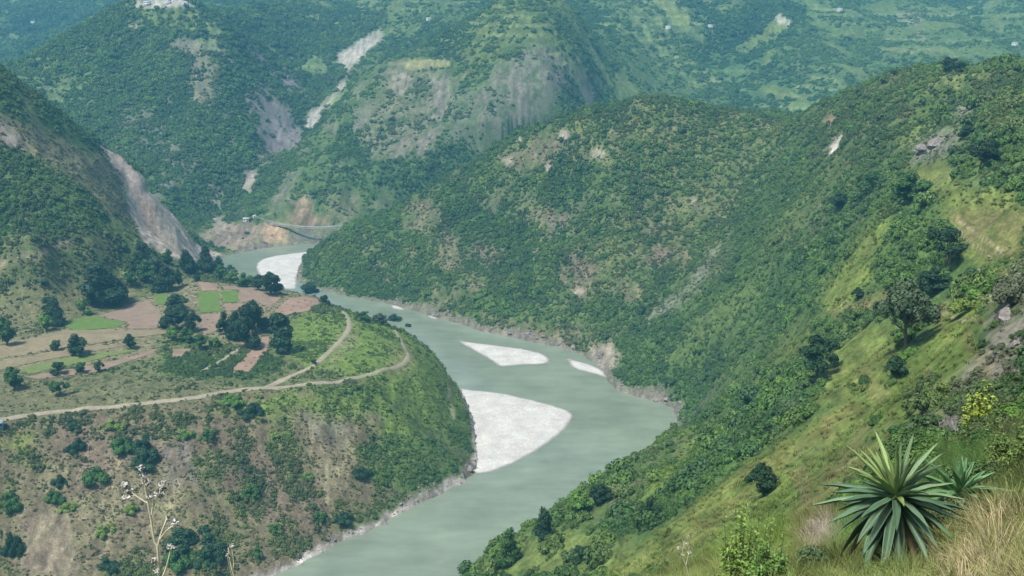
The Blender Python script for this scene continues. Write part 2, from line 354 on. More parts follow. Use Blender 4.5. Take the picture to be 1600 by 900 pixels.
paint([(1120, 385), (1160, 385), (1145, 410), (1090, 460), (1030, 505), (1005, 515), (1020, 490), (1070, 450)], ROCK * 1.1, .8, .12, (600, 1050), 3, .7)
paint([(640, 470), (960, 520), (960, 570), (900, 552), (700, 510), (560, 475)], PINKB * .8, .6, .45, (600, 1050), 4, .5)
paint([(920, 545), (955, 535), (972, 560), (962, 578), (935, 572)], SCREE * .9, .9, .05, (600, 1000), 2)
# massifs beyond the gorge
paint([(0, 0), (620, 0), (560, 100), (380, 360), (300, 360), (150, 220), (0, 110)], C3(.05, .10, .04), .5, .85, FAR_, 6)
paint([(60, 104), (110, 85), (200, 38), (225, 8), (300, 8), (335, 42), (300, 52), (250, 42), (190, 62), (110, 100), (70, 115)], G_LIGHT, .75, .25, FAR_, 4, .5)
paint([(203, 12), (222, 3), (260, -6), (296, 4), (304, 12), (262, 11), (225, 14)], PALE * .9, .95, 0, FAR_, 1.5)
paint([(290, 60), (325, 70), (345, 130), (330, 172), (300, 165), (292, 110)], C3(.24, .21, .16), .75, .3, FAR_, 4, .7)
paint([(262, 65), (290, 60), (290, 90), (262, 82)], PINKB, .6, .3, FAR_, 3, .5)
paint([(195, 40), (225, 36), (205, 52), (190, 52)], SCREE, .6, .2, FAR_, 2, .6)
paint([(398, 150), (440, 155), (466, 195), (470, 232), (430, 242), (405, 225)], PURP, .85, .18, FAR_, 4, .75)
paint([(410, 105), (445, 108), (478, 148), (450, 152), (432, 132)], PURP, .6, .35, FAR_, 3, .6)
paint([(190, 165), (250, 180), (310, 270), (250, 262), (210, 230)], PURP * .8, .6, .4, FAR_, 5, .5)
paint([(380, 272), (406, 266), (402, 285), (388, 304), (378, 302)], SCREE, .85, 0, FAR_, 2)
paint([(325, 290), (345, 292), (345, 322), (330, 322)], SCREE * .8, .7, .2, FAR_, 3, .6)
paint([(600, 44), (596, 62), (575, 82), (558, 98), (540, 112), (534, 104), (522, 90), (548, 72), (575, 54)], PALE * .8, .95, 0, FAR_, 1.5)
paint([(536, 126), (542, 130), (522, 160), (503, 174), (496, 190), (488, 208), (477, 200), (482, 180), (500, 166), (518, 148)], PALE * .75, .9, 0, FAR_, 1.5)
paint([(600, 108), (700, 112), (710, 160), (660, 240), (600, 250), (560, 220), (585, 150)], C3(.20, .18, .13), .7, .42, FAR_, 6, .6)
paint([(608, 112), (640, 118), (635, 150), (612, 145)], SCREE * .8, .7, .1, FAR_, 3, .6)
paint([(670, 115), (682, 118), (700, 175), (690, 178)], SCREE * .9, .6, .1, FAR_, 2, .6)
paint([(780, 100), (830, 68), (875, 75), (902, 118), (870, 140), (835, 205), (775, 205), (765, 150)], C3(.185, .16, .165), .9, .26, FAR_, 5, .55)
paint([(700, 150), (770, 140), (780, 205), (700, 240)], PURP * .8, .6, .4, FAR_, 5, .55)
paint([(900, 110), (935, 118), (932, 190), (908, 190)], PURP, .6, .3, FAR_, 4, .6)
paint([(700, 60), (780, -10), (880, -10), (905, 70), (830, 66), (780, 98), (740, 130), (715, 120)], G_LIGHT * .75, .6, .45, FAR_, 5, .6)
paint([(606, 100), (650, 92), (700, 94), (704, 104), (640, 108)], C3(.34, .32, .16), .85, .1, FAR_, 1.5)
paint([(600, 36), (650, 30), (650, 55), (600, 62)], G_LIGHT, .5, .35, FAR_, 4, .5)
paint([(500, 5), (620, 0), (560, 30), (400, 40), (380, 20)], G_LIGHT, .45, .4, FAR_, 5, .5)
paint([(1008, -8), (1040, -8), (1086, 44), (1072, 48)], G_LIGHT, .85, .1, FAR_, 2)
paint([(1220, 26), (1240, 36), (1228, 52), (1180, 78), (1140, 92), (1160, 70)], G_LIGHT, .85, .15, FAR_, 2)
paint([(1212, 24), (1238, 34), (1228, 44), (1214, 34)], PALE, .6, 0, FAR_, 2, .8)
paint([(1398, 18), (1440, 20), (1446, 64), (1432, 62), (1424, 38), (1402, 34)], SCREE, .75, .1, FAR_, 2, .7)
paint([(1240, 0), (1600, 0), (1600, 110), (1450, 100), (1280, 60)], G_MID * 1.25, .6, .42, FAR_, 8, .6)
paint([(1030, 100), (1300, 60), (1500, 110), (1240, 180), (1080, 165)], C3(.07, .14, .05), .7, .5, FAR_, 8)
# cut terraces show as thin level steps on the cultivated slopes
terr_m = sstep(.1, .35, fbm(GX / 170, GY / 170, 2, 301) + .12) * (GY > 1350) * (GZ > 90)
steps = (np.abs(((GZ + 3 * n_mid) / 11.0) % 1 - .5) < .12) * terr_m
mix(steps * .65, C3(.26, .30, .14)); GD *= (1 - .8 * steps)
fields_far = (fbm(GX / 45, GY / 90, 2, 305) > .28) * terr_m; mix(fields_far * .5, C3(.17, .24, .09)); GD *= (1 - .7 * fields_far)
# foot of the gorge
def rocky(poly, yr, sx, sy, lo, hi, col, s, seed):
    m = in_poly(gu, gv, poly) & (GY > yr[0]) & (GY < yr[1])
    k = np.zeros(GX.shape); k[m] = sstep(lo, hi, fbm((GX[m] + 20 * n_mid[m]) / sx, GY[m] / sy, 4, seed) + .25 * n_fine[m]); k *= blur2(m.astype(float), 8)
    mix(k * s, col)
    global GD
    GD = GD - .5 * k * s
rocky([(170, 60), (470, 60), (490, 330), (300, 350), (160, 280)], FAR_, 26, 80, .06, .4, PURP * .85, .85, 701)
rocky([(500, 100), (940, 70), (940, 240), (700, 280), (560, 350), (400, 350), (440, 260)], FAR_, 24, 75, .04, .38, C3(.18, .155, .145), .75, 702)
rocky([(380, 0), (1600, 0), (1600, 110), (1240, 180), (960, 160), (560, 50)], FAR_, 60, 90, .12, .42, G_LIGHT * .9, .7, 703)
rocky(R_MID, (600, 1050), 11, 34, .10, .42, C3(.165, .145, .125), .45, 704)
rocky([(1245, 180), (1400, 115), (1600, 105), (1600, 260), (1420, 260), (1250, 420), (1100, 430)], (200, 930), 10, 26, .10, .42, C3(.175, .15, .125), .75, 705)
rocky([(0, 110), (160, 225), (230, 380), (0, 300)], (600, 1045), 14, 30, .05, .35, C3(.20, .17, .13), .8, 706)
paint([(300, 372), (345, 345), (400, 350), (450, 352), (470, 372), (450, 388), (345, 404), (320, 400)], PINKB * 1.25, .85, .14, FAR_, 4, .75)
paint([(412, 352), (445, 352), (448, 380), (415, 378)], ORANGE, .9, .03, FAR_, 2, .9)
paint([(445, 350), (472, 303), (500, 342), (528, 352), (490, 358)], C3(.36, .22, .18), .8, .12, FAR_, 4, .75)
paint([(330, 335), (352, 340), (350, 365), (335, 360)], SCREE, .8, .05, FAR_, 3, .7)
paint([(452, 358), (600, 356), (545, 376), (460, 381)], ROCK * .7, .8, .3, FAR_, 3, .7)
paint([(500, 300), (560, 300), (560, 350), (505, 345)], PINKB * .8, .5, .4, FAR_, 4, .6)
# left mountain
LM = (640, 1045)
paint([(-400, -100), (0, 100), (160, 225), (340, 400), (230, 400), (100, 450), (0, 470), (-300, 480)], G_MID * .95, .6, .6, LM, 3)
paint([(-200, 150), (0, 180), (60, 200), (130, 235), (170, 250), (205, 320), (225, 375), (170, 335), (100, 275), (0, 232), (-200, 220)], C3(.20, .165, .115), .9, .34, LM, 5, .75)
paint([(0, 185), (35, 215), (40, 235), (0, 225)], SCREE * .75, .8, .1, LM, 4, .8)
paint([(-200, 385), (0, 380), (120, 350), (230, 380), (230, 405), (100, 450), (0, 470), (-200, 480)], C3(.15, .135, .075), .85, .56, LM, 5, .6)
paint([(170, 340), (205, 345), (225, 385), (180, 372)], G_LIGHT, .8, .2, LM, 3, .7)
paint([(150, 226), (190, 244), (222, 275), (250, 308), (278, 345), (300, 378), (350, 400), (322, 410), (262, 404), (222, 378), (202, 326), (188, 282)], C3(.60, .49, .43), .95, .03, LM, 2, .86)
paint([(212, 308), (240, 318), (252, 368), (236, 368)], ORANGE * .9, .6, None, LM, 3, .8)
paint([(-20, 408), (0, 410), (60, 392), (108, 372), (112, 378), (60, 400), (0, 420), (-20, 420)], C3(.36, .30, .22), .7, 0, LM, 1.5, .85)
# peninsula
PR = (380, 930)
paint(TERR, C3(.135, .15, .068), .9, .34, (420, 900), 2, .8)
paint([(-100, 545), (100, 510), (230, 465), (300, 440), (430, 448), (500, 470), (420, 500), (400, 560), (300, 560), (200, 560), (0, 590), (-100, 590)], C3(.24, .21, .13), .8, .16, (420, 900), 3, .7)
paint([(240, 530), (300, 520), (440, 560), (400, 605), (250, 600)], G_MID, .6, .5, (420, 900), 6, .7)
paint([(-200, 480), (130, 440), (220, 420), (200, 470), (100, 495), (0, 530), (-200, 560)], C3(.17, .165, .085), .8, .22, (420, 900), 4)
paint([(-200, 575), (0, 590), (300, 590), (420, 600), (300, 634), (0, 655), (-200, 670)], C3(.15, .15, .08), .8, .3, PR, 4, .8)
PF = [(-200, 665), (0, 662), (130, 645), (300, 633), (420, 612), (480, 610), (560, 640), (600, 690), (620, 770), (440, 900), (-200, 960)]
paint(PF, C3(.195, .150, .112), .92, .42, PR, 4)
paint(PF, C3(.125, .145, .058), .85, .58, PR, 6, .42)
paint([(100, 680), (250, 690), (300, 800), (120, 900), (30, 900), (40, 790)], PINKB, .7, .2, PR, 6, .5)
paint([(30, 800), (110, 800), (120, 900), (30, 900)], C3(.27, .20, .18), .7, .1, PR, 5, .75)
paint([(250, 700), (300, 690), (310, 760), (260, 760)], PURP * .9, .6, .15, PR, 5, .6)
paint([(450, 650), (520, 630), (560, 700), (540, 780), (500, 760), (480, 700)], PINKB, .7, .2, PR, 6, .6)
paint([(470, 640), (545, 665), (540, 700), (500, 690)], ROCK, .5, .15, PR, 4, .6)
for pl in ([(0, 690), (60, 670), (60, 685), (0, 705)], [(10, 700), (50, 690), (45, 712)]): paint(pl, G_LIME * .8, .7, .3, PR, 3)
LUSH = C3(.145, .225, .045)
paint([(470, 490), (545, 482), (640, 512), (690, 560), (735, 640), (700, 640), (640, 615), (560, 588), (480, 572), (425, 545)], LUSH, .9, .38, PR, 5)
paint([(360, 640), (440, 612), (560, 612), (640, 600), (700, 640), (735, 660), (735, 700), (660, 700), (560, 660), (470, 640), (400, 660)], LUSH, .9, .42, PR, 6, .68)
paint([(560, 690), (640, 680), (745, 650), (752, 715), (700, 745), (600, 770), (570, 740)], G_MID, .8, .6, PR, 6, .75)
paint([(570, 640), (600, 650), (590, 672), (565, 660)], PINKB * 1.2, .7, .1, PR, 3, .7)
paint([(615, 540), (645, 545), (645, 580), (600, 590)], C3(.25, .23, .13), .6, .2, PR, 4, .7)
paint([(540, 510), (560, 500), (555, 540), (520, 570), (500, 580), (515, 555)], C3(.25, .23, .14), .55, .2, PR, 4, .7)
paint([(697, 605), (703, 605), (713, 655), (707, 655)], C3(.38, .35, .25), .7, 0, PR, 1)
paint([(505, 715), (511, 715), (516, 790), (508, 790)], C3(.34, .30, .22), .7, 0, PR, 1)
# our own mountain
NR_ = (0, 760); 
NALL = [(700, 960), (720, 890), (1000, 715), (1060, 640), (950, 600), (960, 560), (1100, 430), (1245, 180), (1380, 105), (1700, 90), (1700, 960)]
paint(NALL, G_MID, .5, .61, (0, 930), 3)
paint([(1240, 180), (1330, 135), (1400, 120), (1440, 180), (1420, 260), (1330, 300), (1260, 260)], C3(.11, .105, .065), .6, .68, (300, 930), 6, .55)
paint([(1420, 222), (1485, 200), (1500, 160), (1520, 175), (1490, 240), (1430, 262)], ROCK, .75, .25, NR_, 4, .7)
paint([(1380, 118), (1480, 112), (1600, 108), (1600, 220), (1540, 200), (1500, 150), (1400, 140)], C3(.16, .18, .07), .7, .60, NR_, 5, .6)
paint([(1289, 238), (1314, 210), (1319, 216), (1304, 238), (1292, 242)], PALE, .95, 0, (0, 930), 1)
paint([(1285, 192), (1300, 180), (1306, 186), (1292, 198)], C3(.45, .26, .20), .9, 0, (0, 930), 1.5)
paint([(1415, 262), (1475, 250), (1505, 290), (1600, 300), (1600, 400), (1530, 420), (1470, 360), (1480, 310), (1430, 300)], C3(.15, .195, .052), .92, .14, NR_, 4)
paint([(1420, 265), (1475, 252), (1500, 300), (1450, 300)], G_LIGHT * 1.1, .8, .12, NR_, 4)
paint([(1480, 330), (1600, 330), (1600, 395), (1530, 400)], C3(.22, .17, .09), .5, .06, NR_, 6, .6)
paint([(1330, 380), (1385, 325), (1400, 345), (1370, 400), (1350, 430), (1280, 480), (1290, 440)], G_LIME * .9, .85, .25, NR_, 4, .85)
paint([(1285, 470), (1300, 445), (1360, 412), (1370, 425), (1330, 470), (1300, 500)], G_LIME, .9, .12, NR_, 3)
paint([(1330, 470), (1420, 440), (1380, 480), (1310, 500), (1290, 490)], C3(.18, .175, .08), .8, .25, NR_, 4)
paint([(1280, 560), (1340, 510), (1390, 510), (1420, 560), (1380, 600), (1330, 615), (1270, 640)], C3(.14, .19, .048), .9, .2, NR_, 4)
paint([(1240, 590), (1270, 585), (1262, 605), (1240, 610)], G_LIME, .8, .15, NR_, 3)
paint([(1470, 480), (1540, 430), (1600, 400), (1600, 440), (1550, 480), (1520, 520), (1460, 600), (1400, 640), (1380, 620), (1440, 560)], C3(.15, .21, .048), .9, .2, NR_, 4)
G1F = [(940, 905), (1050, 822), (1170, 729), (1230, 690), (1330, 618), (1400, 580), (1450, 545), (1520, 530), (1540, 600), (1480, 650), (1430, 700), (1330, 760), (1290, 880), (1200, 905)]
paint(G1F, C3(.13, .20, .045), .95, .2, (0, 330), 3)
paint([(940, 905), (1050, 822), (1170, 729), (1230, 690), (1330, 618), (1350, 640), (1200, 760), (1060, 880), (1010, 905)], C3(.18, .185, .06), .75, .08, (0, 330), 4, .6)
paint([(1240, 700), (1400, 640), (1420, 680), (1330, 740), (1240, 740)], C3(.12, .17, .055), .7, .2, (0, 330), 5, .55)
paint([(1240, 800), (1290, 740), (1400, 690), (1440, 700), (1330, 780), (1290, 880), (1240, 880)], C3(.20, .185, .085), .6, .14, (0, 330), 4, .6)
paint([(1262, 840), (1300, 815), (1305, 850), (1270, 880)], SCREE * .8, .8, 0, (0, 330), 3, .75)
paint([(1400, 600), (1500, 590), (1600, 560), (1600, 700), (1500, 700), (1420, 660)], C3(.14, .145, .075), .7, .5, (0, 330), 6, .6)
paint([(1440, 650), (1530, 650), (1540, 690), (1470, 700)], PURP, .7, .15, (0, 330), 4, .7)
paint([(1530, 545), (1545, 470), (1575, 430), (1620, 400), (1620, 610), (1560, 600), (1480, 620), (1500, 580)], C3(.21, .19, .165), .85, .3, (0, 330), 4, .55)
paint([(1230, 740), (1262, 730), (1275, 800), (1262, 800)], C3(.3, .2, .15), .3, None, (0, 330), 2)
for l in ([(1462, 492), (1478, 487), (1495, 498), (1540, 503)], [(1488, 338), (1530, 368), (1580, 402)], [(1470, 487), (1482, 470)], [(1485, 352), (1540, 395)]):
    l2 = [(a, b + 2.5) for a, b in l]; paint([(a, b - 1.5) for a, b in l] + l2[::-1], C3(.42, .34, .24), .75, 0, NR_, 1, .9)
paint([(738, 905), (735, 885), (850, 820), (900, 830), (1000, 850), (960, 905)], C3(.14, .19, .055), .85, .42, NR_, 5, .7)
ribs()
dry = sstep(.12, .42, fbm(GX / 38, GY / 38, 4, 611) + .35 * n_fine) * (1 - far) * (1 - terr_s) * sstep(100, 260, GR) * (1 - .5 * rib)
dry_ok = (GD > .5) | (GY > 700); mix(dry * .4 * dry_ok, C3(.150, .125, .095)); GD -= .06 * dry * dry_ok
stri = sstep(.1, .4, fbm(GX / 26, (GZ + .15 * GY) / 2.2, 3, 612)) * (GD < .35) * near_r * sstep(60, 100, GR); mix(stri * .45, C3(.20, .175, .075))
for l_, c_ in (([(985, 800), (1060, 728), (1120, 690), (1140, 696), (1070, 750), (1000, 815)], G_LIME * .75), ([(1150, 690), (1200, 655), (1245, 628), (1250, 640), (1200, 680)], G_LIME * .7), ([(1100, 628), (1180, 575), (1250, 520), (1262, 530), (1180, 600)], G_LIGHT * .8),
    ([(1040, 570), (1110, 500), (1180, 440), (1190, 450), (1110, 520), (1060, 580)], G_LIGHT * .8), ([(1215, 545), (1290, 470), (1300, 480), (1240, 560)], G_LIGHT * .9), ([(1190, 380), (1260, 300), (1320, 240), (1330, 250), (1260, 330), (1200, 400)], G_LIGHT * .7), ([(1400, 235), (1440, 180), (1460, 185), (1420, 245)], G_LIGHT)):
    paint(l_, c_ * 1.1, .85, .18, (0, 930), 7, .68)
paint([(1055, 700), (1150, 648), (1170, 640), (1130, 690), (1060, 745), (1010, 770)], G_LIME * .8, .7, .35, NR_, 4, .6)
paint([(1000, 720), (1060, 690), (1010, 760), (930, 820), (900, 800)], C3(.16, .14, .11), .6, .45, NR_, 5, .5)
paint([(1100, 690), (1290, 560), (1290, 640), (1150, 720), (1060, 800), (1000, 850)], G_DARK * 1.1, .6, .85, (250, 760), 6, .7)
paint([(900, 1100), (900, 885), (1150, 880), (1330, 870), (1400, 840), (1620, 700), (1620, 1100)], C3(.15, .18, .06), .8, .1, (0, 62), 4)
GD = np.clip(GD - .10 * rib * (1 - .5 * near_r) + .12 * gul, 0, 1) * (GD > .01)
# shores: washed rock and cobbles above the water
edge = sstep(5.5, 1.2, SD + 4 * n_mid) * (SD > -8)
edge = edge * np.where(GY > 800, .8, 1)
mix(edge * .85, C3(.21, .185, .165)); GD *= (1 - edge)
edge2 = sstep(2.6, .6, np.abs(SD - .8 + 1.2 * n_fine)) * (GY < 660) * (GX < 8); mix(edge2 * .85 * sstep(-.3, .2, n_mid), ROCK * 1.9)
GC *= (1 - .08 * sstep(.45, .2, GD) * near_r * sstep(300, 30, GR * 0 + 40) * (SD > 5))[..., None]
bare = sstep(.45, .15, GD) * (1 - terr_s)
strk = fbm((GX + 2 * n_mid) / 6, GY / 55 + GZ / 60, 4, 621); strk2 = fbm(GX / 2.2, GY / 14, 3, 622)
GC *= (1 + bare * (.6 * strk + .4 * strk2 * sstep(1500, 700, GR)))[..., None]
n_xf = fbm(GX / 1.9, GY / 1.9, 2, 623) * sstep(1200, 500, GR)
GC *= (1 + .22 * n_mid + .24 * n_fine + .3 * n_xf)[..., None]; GC = np.clip(GC, .01, .8)

# ------------------------------------------------------------------ materials
def new_mat(name):
    m = bpy.data.materials.new(name); m.use_nodes = True; nt = m.node_tree; b = nt.nodes['Principled BSDF']
    b.inputs['Roughness'].default_value = .9; b.inputs['Specular IOR Level'].default_value = .2
    return m, nt, b
def nd(nt, t, **k):
    n_ = nt.nodes.new(t)
    for a, v in k.items():
        if a.startswith('i_'): n_.inputs[a[2:].replace('_', ' ')].default_value = v
        else: setattr(n_, a, v)
    return n_
def mul(nt, a, b, fac=1.0, op='MULTIPLY'):
    m = nt.nodes.new('ShaderNodeMix'); m.data_type = 'RGBA'; m.blend_type = op; m.inputs[0].default_value = fac
    for k, s in ((6, a), (7, b)):
        if hasattr(s, 'is_linked') or hasattr(s, 'node'): nt.links.new(s, m.inputs[k])
        else: m.inputs[k].default_value = s
    return m.outputs[2]
def noise_ramp(nt, scale, lo, hi, detail=4, vec=None, rough=.6):
    n_ = nd(nt, 'ShaderNodeTexNoise'); n_.inputs['Scale'].default_value = scale; n_.inputs['Detail'].default_value = detail; n_.inputs['Roughness'].default_value = rough
    if vec: nt.links.new(vec, n_.inputs['Vector'])
    r = nd(nt, 'ShaderNodeMapRange'); r.inputs[1].default_value = .3; r.inputs[2].default_value = .7; r.inputs[3].default_value = lo; r.inputs[4].default_value = hi
    nt.links.new(n_.outputs[0], r.inputs[0]); return r.outputs[0]
def ground_mat(name, bump=.35):
    m, nt, b = new_mat(name); at = nd(nt, 'ShaderNodeAttribute', attribute_name='col'); geo = nd(nt, 'ShaderNodeNewGeometry')
    c = mul(nt, at.outputs[0], noise_ramp(nt, .33, .72, 1.25, 6, geo.outputs['Position'], .65)); c = mul(nt, c, noise_ramp(nt, 1.1, .6, 1.4, 5, geo.outputs['Position'], .7)); c = mul(nt, c, noise_ramp(nt, .16, .8, 1.22, 4, geo.outputs['Position']))
    c = mul(nt, c, noise_ramp(nt, 7.0, .75, 1.28, 3, geo.outputs['Position']))
    nt.links.new(c, b.inputs['Base Color'])
    bn = nd(nt, 'ShaderNodeTexNoise'); bn.inputs['Scale'].default_value = .8; bn.inputs['Detail'].default_value = 8; bn.inputs['Roughness'].default_value = .7; nt.links.new(geo.outputs['Position'], bn.inputs['Vector'])
    bp = nd(nt, 'ShaderNodeBump'); bp.inputs['Strength'].default_value = bump; bp.inputs['Distance'].default_value = 1.2
    nt.links.new(bn.outputs[0], bp.inputs['Height']); nt.links.new(bp.outputs[0], b.inputs['Normal'])
    return m
M_GROUND = ground_mat('slope_ground')
def simple_mat(name, col, lo=.75, hi=1.25, scale=1.5, rough=.9, bump=0, bscale=4, spec=.2):
    m, nt, b = new_mat(name); tc = nd(nt, 'ShaderNodeNewGeometry'); b.inputs['Specular IOR Level'].default_value = spec
    c = mul(nt, (*col, 1), noise_ramp(nt, scale, lo, hi, 5, tc.outputs['Position'])); c = mul(nt, c, noise_ramp(nt, scale * .13, .85, 1.15, 3, tc.outputs['Position']))
    nt.links.new(c, b.inputs['Base Color']); b.inputs['Roughness'].default_value = rough
    if bump:
        bn = nd(nt, 'ShaderNodeTexNoise'); bn.inputs['Scale'].default_value = bscale; bn.inputs['Detail'].default_value = 6; nt.links.new(tc.outputs['Position'], bn.inputs['Vector'])
        bp = nd(nt, 'ShaderNodeBump'); bp.inputs['Strength'].default_value = bump; bp.inputs['Distance'].default_value = .3; nt.links.new(bn.outputs[0], bp.inputs['Height']); nt.links.new(bp.outputs[0], b.inputs['Normal'])
    return m
def leaf_mat(name, spec=.25, rough=.6):
    """colour from the plant: the scatter's tint on copies, the object colour on single plants"""
    m, nt, b = new_mat(name)
    ti = nd(nt, 'ShaderNodeAttribute', attribute_name='tint', attribute_type='INSTANCER'); oi = nd(nt, 'ShaderNodeObjectInfo'); lv = nd(nt, 'ShaderNodeAttribute', attribute_name='lv')
    le = nd(nt, 'ShaderNodeVectorMath', operation='LENGTH'); nt.links.new(ti.outputs['Vector'], le.inputs[0])
    gt = nd(nt, 'ShaderNodeMath', operation='GREATER_THAN'); gt.inputs[1].default_value = .001; nt.links.new(le.outputs['Value'], gt.inputs[0])
    mx = nd(nt, 'ShaderNodeMix', data_type='RGBA'); nt.links.new(gt.outputs[0], mx.inputs[0]); nt.links.new(oi.outputs['Color'], mx.inputs[6]); nt.links.new(ti.outputs['Color'], mx.inputs[7])
    c = mul(nt, mx.outputs[2], lv.outputs['Color']); nt.links.new(c, b.inputs['Base Color'])
    b.inputs['Roughness'].default_value = rough; b.inputs['Specular IOR Level'].default_value = spec
    return m
M_LEAF = leaf_mat('foliage'); M_GRASS = leaf_mat('grass_blades', .15, .8); M_BARK = simple_mat('bark', (.14, .11, .085), scale=8, bump=.5)
M_ROCK = simple_mat('grey_rock', (.27, .25, .24), .6, 1.35, 1.2, bump=.8, bscale=3)

def mesh_np(name, co, faces, mat, parent=None, attrs=None, smooth=False, link=True):
    """faces: int array (n, 3 or 4)"""
    me = bpy.data.meshes.new(name); co = np.asarray(co, 'f'); faces = np.asarray(faces, 'i'); k = faces.shape[1]
    me.vertices.add(len(co)); me.vertices.foreach_set('co', co.ravel())
    me.loops.add(faces.size); me.loops.foreach_set('vertex_index', faces.ravel())
    me.polygons.add(len(faces)); me.polygons.foreach_set('loop_start', np.arange(0, faces.size, k, dtype='i'))
    me.update(calc_edges=True)
    if smooth: me.polygons.foreach_set('use_smooth', np.ones(len(faces), bool))
    for an, dom, arr in attrs or ():
        at = me.attributes.new(an, 'FLOAT_COLOR', dom); a4 = np.ones((len(arr), 4), 'f'); a4[:, :3] = arr; at.data.foreach_set('color', a4.ravel())
    if mat: me.materials.append(mat)
    if not link: return me
    o = bpy.data.objects.new(name, me); COL.objects.link(o)
    if parent: o.parent = parent
    return o
def tag(o, label=None, cat=None, group=None, kind=None):
    if label: o['label'] = label
    if cat: o['category'] = cat
    if group: o['group'] = group
    if kind: o['kind'] = kind
    return o

# ------------------------------------------------------------------ terrain sheets
idx = np.arange(NR * NA).reshape(NR, NA)
quads = np.stack([idx[:-1, :-1], idx[:-1, 1:], idx[1:, 1:], idx[1:, :-1]], -1).reshape(-1, 4)
def mid4(a): return (a[:-1, :-1] + a[1:, 1:]).ravel() / 2
qx, qy, qz, qsd = mid4(GX), mid4(GY), mid4(GZ), mid4(SD)
qu, qv = project(qx, qy, qz)
reg = np.zeros(len(quads), int)                                    # 0 the mountain we stand on
rp = np.array(RIVER); mid_line = np.array([(l[0] + r[0]) / 2 for l, r in [(Hd(2000, 1330, 0), Hd(2000, 1330, 0))]])
north = qy > 1040 + np.clip(qx, 0, 1000) * .3
left_side = in_poly(qx, qy, [tuple(p[:2]) for p in LEFT_BANK[6:]] + [(-3000, -50), (-3000, 2500), (LEFT_BANK[6][0], 2500)])
reg[north & (qx > -2500)] = 3
midhill = in_poly(qx, qy, [tuple(Wz(u, v, 0)[:2]) for u, v in [(440, 420), (470, 470), (700, 520), (950, 620)]] + [tuple(Wy(*p)[:2]) for p in [(990, 540, 705), (1040, 490, 722), (1100, 430, 735), (1155, 370, 775), (1205, 260, 850), (1240, 186, 920)]] + [(450, 1150), (300, 1160), (100, 1130), (-60, 1090), (-200, 1060), (-190, 960)])
reg[midhill] = 1
reg[left_side & ~north] = 2
lm_mask = left_side & ~north & (qz > 62 + 4 * np.sin(qx / 20)) | (left_side & ~north & (qx < -230) & (qy > 820))
reg[lm_mask] = 4
reg[(qsd < 0) & (qy < 1350)] = 5
names = ['hill', 'hill', 'terrain', 'mountain', 'hill', 'riverbed']
labs = ['steep bushy and grassy mountainside falling from the ridge crest down to the river', 'rounded shrub-covered hill across the river with a long sloping crest', 'farmed terrace peninsula with an eroded brown face inside the river bend',
        'hazy blue-green mountains with landslides and terraces beyond the gorge', 'steep slope with a pink landslide beside the farmed terrace', 'bed of the river under the green water']
cats = ['hill', 'hill', 'land', 'mountain', 'hill', 'riverbed']
cflat = GC.reshape(-1, 3); co = np.stack([GX, GY, GZ], -1).reshape(-1, 3)
for r in range(6):
    q = quads[reg == r]
    if not len(q): continue
    used, inv = np.unique(q, return_inverse=True)
    o = mesh_np(names[r], co[used], inv.reshape(-1, 4), M_GROUND, attrs=[('col', 'POINT', cflat[used])], smooth=True)
    tag(o, labs[r], cats[r], kind='structure')

# ------------------------------------------------------------------ water
mw, nt, b = new_mat('river_water'); geo = nd(nt, 'ShaderNodeNewGeometry')
b.inputs['Roughness'].default_value = .09; b.inputs['Specular IOR Level'].default_value = .45; b.inputs['IOR'].default_value = 1.33
mpg = nd(nt, 'ShaderNodeMapping'); mpg.inputs['Scale'].default_value = (.35, 1, 1); nt.links.new(geo.outputs['Position'], mpg.inputs[0])
c = mul(nt, (.215, .27, .205, 1), noise_ramp(nt, .02, .80, 1.16, 4, geo.outputs['Position'])); c = mul(nt, c, noise_ramp(nt, .12, .88, 1.12, 6, mpg.outputs[0]))
nt.links.new(c, b.inputs['Base Color'])
bn = nd(nt, 'ShaderNodeTexNoise'); bn.inputs['Scale'].default_value = .35; bn.inputs['Detail'].default_value = 6; nt.links.new(mpg.outputs[0], bn.inputs['Vector'])
bp = nd(nt, 'ShaderNodeBump'); bp.inputs['Strength'].default_value = .13; bp.inputs['Distance'].default_value = .5; nt.links.new(bn.outputs[0], bp.inputs['Height']); nt.links.new(bp.outputs[0], b.inputs['Normal'])
rx = [p[0] for p in RIVER]; ry = [p[1] for p in RIVER]
x0, x1, y0, y1 = min(rx) - 5, max(rx) + 5, min(ry) - 5, max(ry) + 5
wx_, wy_ = np.meshgrid(np.linspace(x0, x1, 160), np.linspace(y0, y1, 160)); wi = np.arange(160 * 160).reshape(160, 160)
wq = np.stack([wi[:-1, :-1], wi[:-1, 1:], wi[1:, 1:], wi[1:, :-1]], -1).reshape(-1, 4)
wc_ = np.stack([wx_, wy_, np.zeros_like(wx_)], -1).reshape(-1, 3)
cen = wc_[wq].mean(1); keep = in_poly(cen[:, 0], cen[:, 1], RIVER) | (seg_dist(cen[:, 0], cen[:, 1], RIVER) < 22)
uw, iw = np.unique(wq[keep], return_inverse=True)
tag(mesh_np('river', wc_[uw], iw.reshape(-1, 4), mw), 'milky green river winding through the gorge', 'river', kind='structure')

